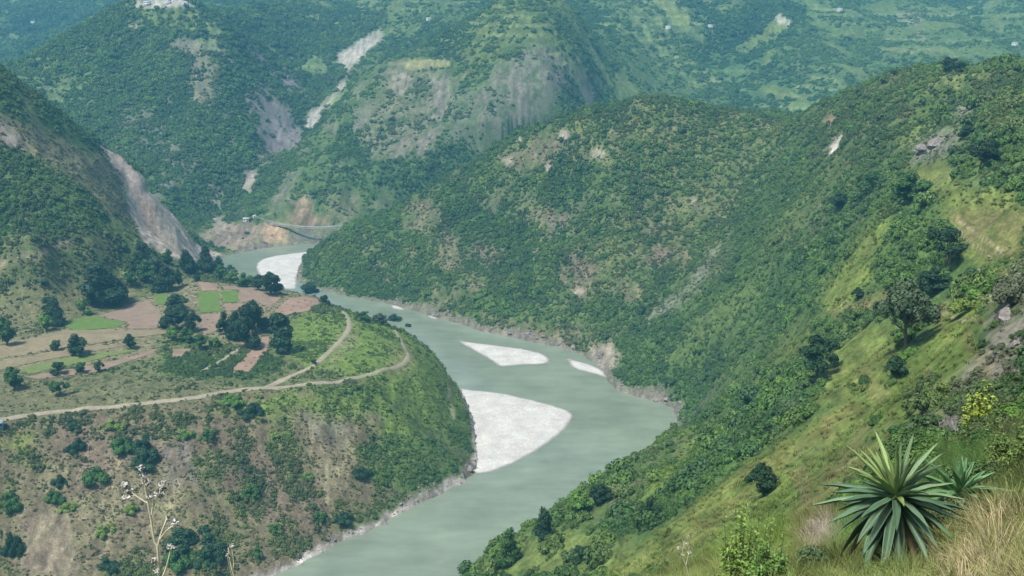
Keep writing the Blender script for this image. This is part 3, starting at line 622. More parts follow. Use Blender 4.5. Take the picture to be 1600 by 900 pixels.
def fill_poly(poly, step, zf, name, mat, lift=.15, ragged=.0):
    """a sheet with this outline laid over the ground, finely divided"""
    from mathutils.geometry import delaunay_2d_cdt
    poly = np.array([p[:2] for p in poly], float); out = []
    for i in range(len(poly)):
        a, b_ = poly[i], poly[(i + 1) % len(poly)]; k = max(1, int(np.hypot(*(b_ - a)) / step))
        for j in range(k): out.append(a + (b_ - a) * j / k)
    out = np.array(out)
    if ragged: out = out + ragged * np.stack([fbm(out[:, 0] / 4, out[:, 1] / 4, 3, 61), fbm(out[:, 0] / 4, out[:, 1] / 4, 3, 62)], 1)
    xs, ys = np.meshgrid(np.arange(out[:, 0].min(), out[:, 0].max(), step), np.arange(out[:, 1].min(), out[:, 1].max(), step))
    xs = (xs + RNG.uniform(-.2, .2, xs.shape) * step).ravel(); ys = (ys + RNG.uniform(-.2, .2, ys.shape) * step).ravel()
    ok = in_poly(xs, ys, out) & (seg_dist(xs, ys, out) > step * .4); xs, ys = xs[ok], ys[ok]
    vs = [Vector((float(p[0]), float(p[1]))) for p in out] + [Vector((float(a), float(b_))) for a, b_ in zip(xs, ys)]
    nb = len(out); r = delaunay_2d_cdt(vs, [], [list(range(nb))], 1, 1e-4)
    v2 = np.array([(p.x, p.y) for p in r[0]]); f = np.array([q for q in r[2] if len(q) == 3])
    z = zf(v2[:, 0], v2[:, 1]) + lift
    return mesh_np(name, np.column_stack([v2, z]), f, mat, smooth=True)

# gravel bars: low domes of pale cobbles standing out of the water
m_bar, nt, b = new_mat('white_gravel'); geo = nd(nt, 'ShaderNodeNewGeometry')
c = mul(nt, (.70, .70, .67, 1), noise_ramp(nt, .9, .72, 1.16, 6, geo.outputs['Position'], .75)); c = mul(nt, c, noise_ramp(nt, .09, .78, 1.1, 5, geo.outputs['Position']))
vo = nd(nt, 'ShaderNodeTexVoronoi'); vo.inputs['Scale'].default_value = 1.6; nt.links.new(geo.outputs['Position'], vo.inputs['Vector'])
c = mul(nt, c, vo.outputs['Color'], .22)
sx = nd(nt, 'ShaderNodeSeparateXYZ'); nt.links.new(geo.outputs['Position'], sx.inputs[0]); wet = nd(nt, 'ShaderNodeMapRange'); wet.inputs[1].default_value = .0; wet.inputs[2].default_value = .2; wet.inputs[3].default_value = .42; wet.inputs[4].default_value = 1.0; nt.links.new(sx.outputs[2], wet.inputs[0]); c = mul(nt, c, wet.outputs[0]); nt.links.new(c, b.inputs['Base Color'])
bp = nd(nt, 'ShaderNodeBump'); bp.inputs['Strength'].default_value = .35; bp.inputs['Distance'].default_value = .3; nt.links.new(vo.outputs['Distance'], bp.inputs['Height']); nt.links.new(bp.outputs[0], b.inputs['Normal'])
BARS = [([(397, 416), (405, 406), (425, 400), (455, 396), (500, 391), (492, 400), (478, 408), (468, 424), (464, 440), (466, 452), (445, 452), (425, 447), (405, 433)], 'pale gravel bar in the far bend beside the wooded spur'),
        ([(708, 530), (740, 535), (800, 542), (840, 549), (858, 557), (862, 565), (850, 570), (820, 570), (795, 573), (778, 573), (762, 560), (735, 546)], 'long pale gravel bar lying mid river, topped by water on every side'),
        ([(883, 557), (900, 563), (930, 571), (950, 582), (950, 592), (925, 584), (897, 577), (889, 570)], 'narrow pale gravel bar against the pink rocky promontory'),
        ([(700, 600), (712, 605), (740, 609), (785, 613), (830, 624), (870, 634), (897, 644), (896, 656), (882, 674), (852, 697), (815, 719), (780, 735), (752, 741), (735, 741), (728, 700), (722, 650), (705, 620)], 'widest white gravel bar on the inside of the bend below the terrace'),
        ([(608, 474), (632, 480), (633, 486), (612, 483)], 'small white gravel patch at the foot of the shrubby hill'),
        ([(664, 490), (684, 495), (686, 500), (668, 497)], 'small white gravel patch downstream of another tiny one')]
labs_bar = [b_[1] for b_ in BARS]; labs_bar[1] = 'long pale gravel bar with water on every side, in midstream'
for (pl, _), lb in zip(BARS, labs_bar):
    w = [Wz(u, v, 0)[:2] for u, v in pl]; w = smooth_closed(w, 2)
    def zf(x, y, w=w):
        d = seg_dist(x, y, w); return np.minimum(d * .09, .8) + .25 * np.clip(d / 6, 0, 1) * fbm(x / 9, y / 9, 3, 71)
    o = fill_poly(w, 2.2, zf, 'gravel_bar', m_bar, -.07, 1.3); tag(o, lb, 'gravel bar', 'gravel bars in the river', 'structure')
    m_ = in_poly(GX, GY, w)

# fields and tracks
M_SOIL = simple_mat('ploughed_soil', (.27, .205, .155), .85, 1.15, 1.2, bump=.4); M_CROP = simple_mat('green_crop', (.12, .20, .045), .8, 1.2, 2.0, bump=.3)
M_STUB = simple_mat('dry_stubble', (.25, .215, .135), .75, 1.25, 1.0, bump=.4); M_TRACK = simple_mat('dirt_track', (.33, .30, .225), .8, 1.2, 1.5)
M_SOIL2 = simple_mat('red_soil', (.31, .22, .165), .8, 1.2, 1.0, bump=.4); M_CROP2 = simple_mat('pale_crop', (.16, .21, .07), .75, 1.25, 1.5, bump=.3)
FIELDS = [([(152, 494), (190, 483), (232, 469), (241, 480), (263, 509), (240, 514), (200, 514), (201, 504)], M_SOIL, 'large bare brown field beside the big dark tree'),
 ([(96, 508), (120, 497), (150, 494.5), (199, 505), (178, 513), (118, 517)], M_CROP, 'pointed bright green crop field touching the large brown field'),
 ([(310, 457), (342, 455), (344, 487), (312, 489)], M_CROP, 'square green field between brown plots'), ([(346, 455), (370, 454), (373, 472), (347, 474)], M_CROP, 'small green field sharing a bund with the square one'),
 ([(240, 459), (263, 457), (258, 478), (244, 474)], M_CROP, 'narrow green plot under the tree row'),
 ([(347, 447), (391, 449), (438, 467), (421, 482), (400, 470), (376, 473), (373, 453), (350, 453)], M_SOIL, 'curving brown field along the river-side tree row'),
 ([(308, 439), (339, 446), (339, 454), (316, 455)], M_SOIL2, 'small brown plot at the track end above the green square'),
 ([(452, 467), (472, 465), (494, 466), (500, 475), (482, 486), (446, 493), (428, 488)], M_SOIL2, 'rounded pinkish field with dark heaps at the terrace tip'),
 ([(350, 475), (374, 475), (394, 474), (380, 485), (352, 486)], M_SOIL, 'little brown plot below the small green field'),
 ([(313, 492), (344, 491), (347, 514), (318, 525)], M_SOIL, 'brown plot between two groups of round dark trees'),
 ([(403, 529), (421, 526), (417, 549), (389, 581), (362, 584), (367, 573), (392, 549)], M_SOIL2, 'long pinkish strip field running downhill beside the columnar tree'),
 ([(-30, 548), (60, 527), (100, 516), (200, 517), (255, 516), (262, 521), (215, 527), (150, 537), (60, 551), (-30, 566)], M_STUB, 'long stubble strip under the green pointed field'),
 ([(-30, 570), (60, 555), (150, 541), (200, 539), (150, 549), (60, 565), (-30, 585)], M_STUB, 'second long stubble strip downhill of the first'),
 ([(34, 574), (124, 556), (205, 546), (215, 548), (130, 567), (44, 585)], M_CROP2, 'narrow green terrace strip with round trees on it'),
 ([(40, 589), (110, 577), (200, 560), (245, 545), (240, 552), (150, 582), (60, 593)], M_SOIL, 'narrow brown strip under the green terrace strip'),
 ([(270, 546), (303, 545), (285, 557), (268, 560)], M_SOIL, 'tiny brown patch among bushes')]
FIELD_W = []
for pl, m_, lb in FIELDS:
    w = [ground_px(u, v, 400)[:2] for u, v in pl]; FIELD_W.append(w)
    tag(fill_poly(w, 2.2, z_at, 'field', m_, .22, .9), lb, 'field', 'farm fields on the terrace', 'structure')
    GD[in_poly(GX, GY, w)] = 0
def strip(px, width, name, mat, label, y0=0, lift=.3):
    pts = [ground_px(u, v, y0) for u, v in px]; pts = [p[:2] for p in smooth_line(pts, 2)]
    q = [pts[0]]
    for p in pts[1:]:
        k = max(1, int(np.hypot(*(p - q[-1])) / 1.5)); a = q[-1]
        for j in range(1, k + 1): q.append(a + (p - a) * j / k)
    q = np.array(q); tn = np.gradient(q, axis=0); tn /= np.linalg.norm(tn, axis=1)[:, None] + 1e-9; nr = np.stack([-tn[:, 1], tn[:, 0]], 1)
    wv = width * (1 + .3 * fbm(q[:, 0] / 7, q[:, 1] / 7, 2, 81)); K_ = 5; co_ = []
    for j in range(K_):
        e = q + nr * (wv * (j / (K_ - 1) - .5))[:, None]; co_.append(np.column_stack([e, z_at(e[:, 0], e[:, 1]) + (lift if 0 < j < K_ - 1 else lift * .3)]))
    co_ = np.stack(co_, 1).reshape(-1, 3); ii = np.arange(len(q) * K_).reshape(-1, K_)
    f = np.stack([ii[:-1, :-1], ii[:-1, 1:], ii[1:, 1:], ii[1:, :-1]], -1).reshape(-1, 4)
    for jx in range(NR * 0): pass
    mm = seg_dist(GX, GY, [tuple(p) for p in q[::3]], False) < width * .6 if len(q) < 900 else None
    if mm is not None: GD[mm] = 0
    return tag(mesh_np(name, co_, f, mat, smooth=True), label, 'path' if name == 'path' else 'road', kind='structure')
strip([(-60, 662), (0, 656), (60, 646), (130, 637), (220, 632), (300, 624), (350, 612), (400, 607), (440, 606)], 2.9, 'path', M_TRACK, 'pale dirt road crossing the slope under the fields', 300)
strip([(415, 606), (445, 592), (480, 578), (503, 562), (528, 537), (546, 516), (545, 500), (536, 487)], 3.0, 'path', M_TRACK, 'dirt path climbing to the rounded field', 300)
strip([(440, 606), (500, 600), (550, 592), (600, 580), (632, 567), (640, 558), (630, 537), (616, 515)], 2.4, 'path', M_TRACK, 'thin footpath running out to the tip of the peninsula', 300)
strip([(313, 581), (345, 565), (374, 545)], 2.2, 'path', M_TRACK, 'short dirt path between bushes beside the strip field', 300)

# ------------------------------------------------------------------ plants: building blocks
def rot_frames(nrm):
    nrm = nrm / (np.linalg.norm(nrm, axis=1)[:, None] + 1e-9); ref = RNG.normal(size=nrm.shape)
    a = np.cross(nrm, ref); a /= np.linalg.norm(a, axis=1)[:, None] + 1e-9; b_ = np.cross(nrm, a); return nrm, a, b_
def leaf_cloud(blobs, n, size, spread=.75, jit=.35, droop=0.0):
    """leaf-sized faces spread through rounded clumps; returns co, faces, per-face brightness"""
    w = np.array([b_[3] ** 2 for b_ in blobs]); w = w / w.sum(); k = RNG.choice(len(blobs), n, p=w)
    B = np.array([b_[:3] for b_ in blobs])[k]; Rr = np.array([b_[3:6] if len(b_) > 4 else (b_[3],) * 3 for b_ in blobs])[k]
    d = RNG.normal(size=(n, 3)); d /= np.linalg.norm(d, axis=1)[:, None]; d[:, 2] = np.where(d[:, 2] < -.35, -d[:, 2], d[:, 2])
    rad = spread + (1.08 - spread) * RNG.random(n) ** .6
    c = B + d * Rr * rad[:, None]
    nn, a, b_ = rot_frames(d + RNG.normal(size=(n, 3)) * jit + np.array([0, 0, .25]))
    s = size * RNG.uniform(.6, 1.35, n)[:, None]; b2 = b_ * s * RNG.uniform(.5, .9, n)[:, None]; a2 = a * s
    co = np.stack([c - a2, c - b2 * .9 + nn * s * .12, c + a2 - np.array([0, 0, droop]) * s, c + b2 * .9 + nn * s * .12], 1).reshape(-1, 3)
    f = np.arange(4 * n).reshape(-1, 4)
    lv = (.72 + .5 * RNG.random(n))[:, None] * np.array([1, 1, 1]) * (1 + RNG.normal(size=(n, 3)) * .05)
    bl = RNG.uniform(.8, 1.2, len(blobs))[k][:, None]
    return co, f, lv * bl
def core(blobs, k=.78):
    """rough inner mass of twigs and leaves, so a crown is not see-through everywhere"""
    cs, fs, off = [], [], 0
    bm = bmesh.new(); bmesh.ops.create_icosphere(bm, subdivisions=2, radius=1); base = np.array([v.co[:] for v in bm.verts]); bf = np.array([[v.index for v in f.verts] for f in bm.faces]); bm.free()
    for b_ in blobs:
        r = np.array(b_[3:6] if len(b_) > 4 else (b_[3],) * 3); q = base * (1 + .28 * RNG.normal(size=(len(base), 1))) * r * k + np.array(b_[:3])
        cs.append(q); fs.append(bf + off); off += len(base)
    return np.concatenate(cs), np.concatenate(fs)
def plant_mesh(name, blobs, n, size, mat, k=.72, **kw):
    co, f, lv = leaf_cloud(blobs, n, size, **kw); c2, f2 = core(blobs, k)
    tri = np.concatenate([f[:, [0, 1, 2]], f[:, [0, 2, 3]], f2 + len(co)]); l3 = np.concatenate([lv, lv, np.full((len(f2), 3), .6)])
    return mesh_np(name, np.concatenate([co, c2]), tri, mat, attrs=[('lv', 'FACE', l3)], link=False)
def bush_blobs(seed, n=7, flat=.75):
    r = np.random.default_rng(seed); out = [(r.uniform(-.95, .95), r.uniform(-.95, .95), .12, .26, .26, .2) for _ in range(3)]
    for i in range(n):
        a = r.uniform(0, 6.28); d = r.uniform(0, .62) if i else 0; s = r.uniform(.34, .6) * (1 - .25 * d)
        d *= 1.35; out.append((d * math.cos(a), d * math.sin(a), r.uniform(.15, .75) * flat * (1.1 - .7 * d), s, s * r.uniform(.7, 1), s * r.uniform(.6, .9)))
    return out
BUSH = [plant_mesh('shrub', bush_blobs(s, 7 + s % 3), 520, .115, M_LEAF, k=.62) for s in range(1, 5)]
def lobed(seed):
    r = np.random.default_rng(seed); out = []
    for i in range(19):
        a = r.uniform(0, 6.28); d = r.uniform(0, 1.0) ** .8; s_ = r.uniform(.16, .36); out.append((d * math.cos(a), d * math.sin(a) * .8, r.uniform(.08, .62) * (1.15 - .75 * d), s_, s_ * r.uniform(.7, 1.1), s_ * r.uniform(.6, .95)))
    return out
SHRUB = [plant_mesh('shrub', lobed(s), 3200, .055, M_LEAF, k=.66) for s in (5, 6, 7)]
NEARBUSH = [plant_mesh('shrub', bush_blobs(s, 11), 2600, .055, M_LEAF, k=.6) for s in (11, 12)]

def tube(pts, rad, seg_=6):
    pts = np.array(pts, float); rad = np.broadcast_to(rad, len(pts)).astype(float); tn = np.gradient(pts, axis=0); tn /= np.linalg.norm(tn, axis=1)[:, None] + 1e-9
    up_ = np.array([.3, .9, .1]); a = np.cross(tn, up_); a /= np.linalg.norm(a, axis=1)[:, None] + 1e-9; b_ = np.cross(tn, a)
    th = np.linspace(0, 2 * math.pi, seg_, endpoint=False)
    co = pts[:, None] + rad[:, None, None] * (a[:, None] * np.cos(th)[None, :, None] + b_[:, None] * np.sin(th)[None, :, None])
    ii = np.arange(len(pts) * seg_).reshape(-1, seg_); jj = np.roll(ii, -1, 1)
    f = np.stack([ii[:-1], jj[:-1], jj[1:], ii[1:]], -1).reshape(-1, 4)
    return co.reshape(-1, 3), f
def join(parts):
    cs, fs, o = [], [], 0
    for c, f in parts: cs.append(c); fs.append(f + o); o += len(c)
    return np.concatenate(cs), np.concatenate(fs)
# tree kinds, one unit high: (trunk mesh, crown mesh)
def tree_kind(seed, kind):
    r = np.random.default_rng(seed); th = {'round': .08, 'tall': .12, 'broad': .26, 'column': .06, 'loose': .3}[kind]
    blobs = []
    if kind == 'column': blobs = [(r.uniform(-.06, .06), r.uniform(-.06, .06), z, .13 + .05 * math.sin(z * 3) , .13, .13) for z in np.linspace(.14, .9, 9)]
    elif kind == 'tall': blobs = [(r.uniform(-.2, .2) * (1.2 - z), r.uniform(-.2, .2) * (1.2 - z), z, .27 * (1.15 - z * .75), .27 * (1.15 - z * .75), .18) for z in np.linspace(.12, .88, 13)]
    elif kind == 'round':
        for i in range(19):
            a = r.uniform(0, 6.28); d = r.uniform(.05, .4); blobs.append((d * math.cos(a), d * math.sin(a), r.uniform(.14, .86 - .45 * d), r.uniform(.1, .22), r.uniform(.1, .22), r.uniform(.08, .2)))
    else:
        for i in range(16):
            a = r.uniform(0, 6.28); d = r.uniform(.1, .46); blobs.append((d * math.cos(a), d * math.sin(a), r.uniform(.42, .86) - .15 * d, r.uniform(.1, .19), r.uniform(.1, .19), r.uniform(.09, .14)))
    cm = plant_mesh('crown', blobs, {'loose': 3600, 'broad': 3000}.get(kind, 2600), .034 if kind != 'loose' else .032, M_LEAF, k=.66 if kind != 'loose' else .4, spread=.7, jit=.45)
    parts = []; lean = r.uniform(-.04, .04, 2)
    parts.append(tube([(0, 0, -.06), (lean[0] * .3, lean[1] * .3, th * .5), (lean[0], lean[1], th * 1.1), (lean[0] * 1.4, lean[1] * 1.4, .62)], [.034, .027, .022, .008], 8))
    for b_ in blobs[:9]:
        s0 = np.array([lean[0], lean[1], th * r.uniform(.8, 1.3)]); e = np.array(b_[:3]); mid_ = (s0 + e) / 2 + r.normal(size=3) * .02
        parts.append(tube([s0, mid_, e], [.015, .009, .004], 5))
    c, f = join(parts)
    return mesh_np('trunk', c, f, M_BARK, link=False, smooth=True), cm
KINDS = {k: [tree_kind(s, k) for s in ss] for k, ss in {'round': (21, 22, 23), 'tall': (31, 32), 'broad': (41, 42), 'column': (51,), 'loose': (61,)}.items()}

DK = (.023, .062, .026); MD = (.050, .125, .030); LT = (.105, .22, .040); YG = (.16, .24, .05); GY_ = (.075, .12, .06)
def place_tree(u, v, wpx, hpx, kind, tint, label, group, name='tree', y0=420, cat='tree', rz=None):
    p = ground_px(u, v, y0); t = np.linalg.norm(p - np.array([0, 0, CZ])); m = t / FPX
    kd = KINDS[kind][RNG.integers(len(KINDS[kind]))]
    wr = {'round': .95, 'tall': .72, 'broad': 1.2, 'column': .36, 'loose': 1.2}[kind]
    e = bpy.data.objects.new(name, None); COL.objects.link(e); e.location = (p[0], p[1], p[2] - .1)
    e.rotation_euler = (0, 0, RNG.uniform(0, 6.28) if rz is None else rz); hh = hpx * m * 1.05; ww = wpx * m / wr * 1.05; e.scale = (ww, ww, hh)
    tag(e, label, cat, group)
    for nm, me in (('trunk', kd[0]), ('crown', kd[1])):
        o = bpy.data.objects.new(nm, me); COL.objects.link(o); o.parent = e
        if nm == 'crown': j = RNG.uniform(.85, 1.15); o.color = (tint[0] * j, tint[1] * j, tint[2] * j, 1)
    TREE_XY.append((p[0], p[1], ww * .45)); return e
TREE_XY = []
def place_bush(u, v, wpx, hpx, tint, label, group, name='shrub', y0=0, near=False):
    p = ground_px(u, v, y0); t = np.linalg.norm(p - np.array([0, 0, CZ])); m = t / FPX
    me = (NEARBUSH if near else SHRUB)[RNG.integers(2 if near else 3)]
    o = bpy.data.objects.new(name, me); COL.objects.link(o); o.location = (p[0], p[1], p[2] - .15 * hpx * m); o.rotation_euler = (0, 0, RNG.uniform(0, 6.28))
    q_ = RNG.uniform(.85, 1.2); o.scale = (wpx * m * .58 * q_, wpx * m * .58 / q_, hpx * m * .85); o.color = (*tint, 1); tag(o, label, 'shrub', group); TREE_XY.append((p[0], p[1], wpx * m * .4)); return o

# ------------------------------------------------------------------ single trees one can tell apart
GT = 'trees on the farmed terrace'
for a in [
 (160, 478, 60, 60, 'tall', DK, 'largest dark conical tree on the terrace, above the big brown field'), (132, 492, 19, 26, 'round', LT, 'small pale round tree just before the largest dark conical tree'),
 (181, 472, 34, 40, 'round', GY_, 'greyish round tree pressed against the far flank of the largest conical one'), (86, 507, 26, 38, 'tall', DK, 'dark tree above the tip of the pointed green field'),
 (76, 485, 20, 22, 'round', DK, 'small dark tree uphill of a taller dark one near the pointed green field'), (72, 517, 23, 27, 'round', LT, 'pale rounded tree below a dark one beside the pointed green field'),
 (10, 540, 32, 42, 'round', MD, 'bushy tree cut by the picture edge above the stubble strips'), (121, 555, 31, 33, 'round', DK, 'round dark tree standing alone on the green terrace strip'),
 (87, 547, 16, 17, 'round', MD, 'small tree beside the lone round one, on the stubble'), (204, 545, 22, 23, 'round', DK, 'small dark tree at the end of the narrow green terrace strip'),
 (90, 585, 20, 20, 'round', DK, 'small round tree on the narrow brown strip, with bare trunk'), (126, 582, 17, 18, 'round', MD, 'middle one of three small trees lined up under the terrace strips'),
 (155, 581, 16, 18, 'round', MD, 'last of three small trees lined up under the terrace strips, closest to the river'), (22, 608, 30, 34, 'round', MD, 'bushy green tree above the dirt road near the picture edge'),
 (95, 617, 32, 24, 'broad', MD, 'low spreading green tree just above the dirt road'), (276, 486, 37, 28, 'round', DK, 'uppermost dark tree of the clump beside the large brown field'),
 (271, 513, 44, 38, 'round', DK, 'widest dark tree of the clump beside the large brown field'), (302, 518, 27, 32, 'round', DK, 'darkest round tree of the clump, at its river side'),
 (270, 534, 26, 26, 'round', LT, 'pale green tree under the clump beside the large brown field'), (292, 534, 24, 24, 'round', MD, 'rounded bushy tree between the clump and tiny brown patch'),
 (315, 548, 32, 26, 'broad', MD, 'broad low tree by the tiny brown patch'), (336, 543, 17, 17, 'round', LT, 'little pale tree next to the broad low one'),
 (400, 520, 44, 56, 'round', DK, 'tallest dark tree of the clump above the pinkish strip field'), (386, 545, 42, 56, 'round', DK, 'lowest dark tree of the clump, overhanging the pinkish strip field'),
 (354, 522, 25, 36, 'round', DK, 'dark tree at the uphill end of the clump above the strip field'), (371, 532, 26, 44, 'tall', DK, 'slender dark tree in the middle of the clump above the strip field'),
 (440, 551, 28, 58, 'column', DK, 'lone dark columnar tree beside the pinkish strip field'), (450, 553, 16, 24, 'round', DK, 'small dark tree leaning on the foot of the columnar tree'),
 (261, 455, 30, 38, 'tall', DK, 'dark tall tree above the narrow green plot'), (222, 405, 22, 28, 'round', DK, 'dark round tree highest up the slope below the landslide'),
 (293, 427, 25, 34, 'tall', DK, 'very dark tree at the foot of the landslide'), (228, 440, 28, 34, 'round', MD, 'mid green tree between two dark ones under the slope'),
 (280, 448, 16, 28, 'round', DK, 'small dark tree next to the tall one above the narrow green plot'), (205, 447, 25, 26, 'round', MD, 'green tree uphill of the brown field corner'),
 (246, 425, 26, 26, 'round', GY_, 'greyish green tree in the grove below the landslide'), (210, 425, 22, 24, 'round', MD, 'green tree on the grove upper fringe'), (262, 412, 20, 22, 'round', MD, 'small tree just below the pink landslide toe'),
 (322, 425, 26, 38, 'tall', DK, 'pointed dark tree over the far river bend'), (310, 440, 8, 17, 'tall', DK, 'tiny narrow dark tree by the small brown plot'),
 (345, 438, 22, 24, 'round', MD, 'green tree at the corner where the curving brown field begins'), (340, 425, 22, 24, 'round', DK, 'dark tree of the river-side row, next to the pointed one'),
 (365, 443, 24, 22, 'round', LT, 'paler tree of the river-side row'), (384, 448, 24, 22, 'round', MD, 'green tree midway in the river-side row'), (358, 432, 22, 18, 'round', DK, 'low dark tree behind the paler one of the river-side row'),
 (404, 454, 24, 26, 'round', DK, 'dark tree touching the big rounded one by the water'), (425, 461, 36, 40, 'round', DK, 'big rounded dark tree against the far gravel bar'),
 (485, 461, 27, 22, 'round', DK, 'dark tree standing alone at the terrace brink by the rounded field'), (509, 476, 14, 17, 'round', DK, 'small round tree on the brink past the rounded pinkish field'),
 (593, 506, 22, 18, 'round', GY_, 'grey-green tree on the river brink'), (616, 508, 22, 19, 'round', DK, 'dark tree on the river brink, next to a grey-green one'), (637, 518, 12, 14, 'round', DK, 'smallest dark tree on the river brink, above the narrows'),
 (566, 502, 26, 16, 'broad', MD, 'low broad green tree on the river brink'), (492, 570, 14, 9, 'broad', DK, 'tiny dark bushy tree in the fork of the dirt paths')]:
    place_tree(*a, group=GT)
GN = 'trees on the steep mountainside'
for u, v, w, h, k, tint, lb in [
 (1415, 545, 104, 104, 'loose', GY_, 'large spreading dark tree with visible trunk on the grassy mountainside'), (1276, 592, 66, 66, 'broad', DK, 'leafy dark tree below the largest spreading tree'),
 (1190, 778, 50, 58, 'round', DK, 'round dark tree on the crest of the grass ridge'), (851, 842, 28, 48, 'tall', DK, 'upright dark tree standing over the river edge, second from the slope tip'),
 (795, 882, 34, 54, 'tall', MD, 'upright tree standing over the river edge, lowest of all'), (906, 878, 32, 26, 'round', DK, 'small round tree on the grass behind the riverside trees'),
 (905, 800, 44, 36, 'round', LT, 'bright rounded tree above the riverside pair'), (937, 786, 32, 34, 'round', DK, 'darker tree right above a bright rounded one'), (1016, 815, 32, 38, 'round', DK, 'dark round tree among light shrubs halfway to the grass ridge'),
 (1481, 114, 26, 22, 'broad', DK, 'dark tree breaking the ridge skyline'), (1499, 113, 26, 16, 'broad', DK, 'flatter dark tree beside the first one on the ridge skyline'), (1397, 118, 10, 10, 'round', MD, 'tiny tree alone on the ridge skyline'),
 (1478, 415, 64, 56, 'loose', DK, 'shadowy dark tree at the edge of the dry grass meadow'), (1456, 460, 46, 42, 'round', DK, 'dark tree between the shadowy one and the largest spreading tree'),
 (1530, 268, 56, 50, 'broad', DK, 'dark tree above the bright grass meadow'), (1508, 215, 22, 20, 'round', DK, 'small dark tree near the ridge outcrop'),
 (1360, 300, 40, 34, 'round', MD, 'green tree high in the shrub belt'), (1425, 315, 50, 44, 'round', MD, 'full green tree just under the bright grass patch'), (1340, 470, 20, 22, 'round', DK, 'small dark tree on the lime coloured grass spur'),
 (1400, 590, 40, 34, 'round', DK, 'dark shrubby tree under the largest spreading tree'), (1310, 330, 34, 30, 'round', DK, 'dark tree in the dense shrub belt below the saddle')]:
    place_tree(u, v, w, h, k, tint, lb, GN, y0=150, rz=(2.2 if w > 100 else None))
GB = 'shrubs on the eroded peninsula face'
for u, v, w, h, tint, lb in [
 (228, 700, 52, 42, DK, 'largest dark shrub on the brown face, below the dirt road'), (192, 700, 38, 30, MD, 'shrub beside the largest dark one on the brown face'), (225, 722, 38, 22, DK, 'low dark shrub under the largest one'),
 (174, 668, 30, 24, YG, 'bright green shrub hugging the dirt road'), (325, 682, 30, 24, MD, 'green shrub near the road bend'), (395, 645, 38, 30, DK, 'dark shrub right under the road fork'), (360, 628, 30, 20, LT, 'light shrub at the road fork edge'),
 (288, 682, 24, 22, LT, 'light shrub uphill of the brown face centre'), (95, 755, 22, 26, DK, 'dark upright shrub in the gully'), (83, 780, 26, 24, MD, 'green shrub in the gully'), (107, 795, 26, 20, YG, 'yellow green shrub in the gully, lowest'),
 (166, 830, 26, 22, YG, 'yellow green shrub alone on the bare purple ground'), (20, 862, 28, 48, DK, 'dark tall shrub by the pink eroded scar'), (15, 790, 34, 40, MD, 'shrub cut by the picture edge'), (300, 845, 60, 46, DK, 'wide dark shrub behind the dry flower stalk'),
 (330, 872, 56, 44, DK, 'dark shrub right of the dry flower stalk base, larger pair'), (278, 880, 44, 40, MD, 'lower green shrub behind the dry flower stalk'), (205, 795, 20, 18, YG, 'small olive shrub left of the dry stalk'),
 (498, 812, 26, 26, MD, 'green shrub at the foot of the face, near the river'), (534, 810, 28, 18, DK, 'dark low shrub at the foot of the face, near the river'), (430, 826, 20, 16, MD, 'small shrub low on the face'), (403, 862, 22, 20, MD, 'shrub just above the river rocks'),
 (565, 742, 30, 26, DK, 'dark shrub at the lush edge of the face'), (165, 885, 30, 24, DK, 'dark shrub at the bottom of the brown face'), (425, 680, 20, 16, YG, 'small bright shrub high on the brown face'), (390, 770, 34, 22, MD, 'loose green shrub in the middle of the brown face'),
 (120, 700, 24, 26, DK, 'dark shrub in the notch under the road'), (148, 745, 36, 30, MD, 'green shrub on the flank of the gully'), (110, 665, 26, 20, DK, 'dark shrub just under the road near the hut'), (480, 745, 22, 14, LT, 'pale shrub beside the worn trail')]:
    place_bush(u, v, w, h, tuple(c_ * 1.25 for c_ in tint), lb.replace('left of', 'near').replace('right of', 'beside'), GB, y0=300)

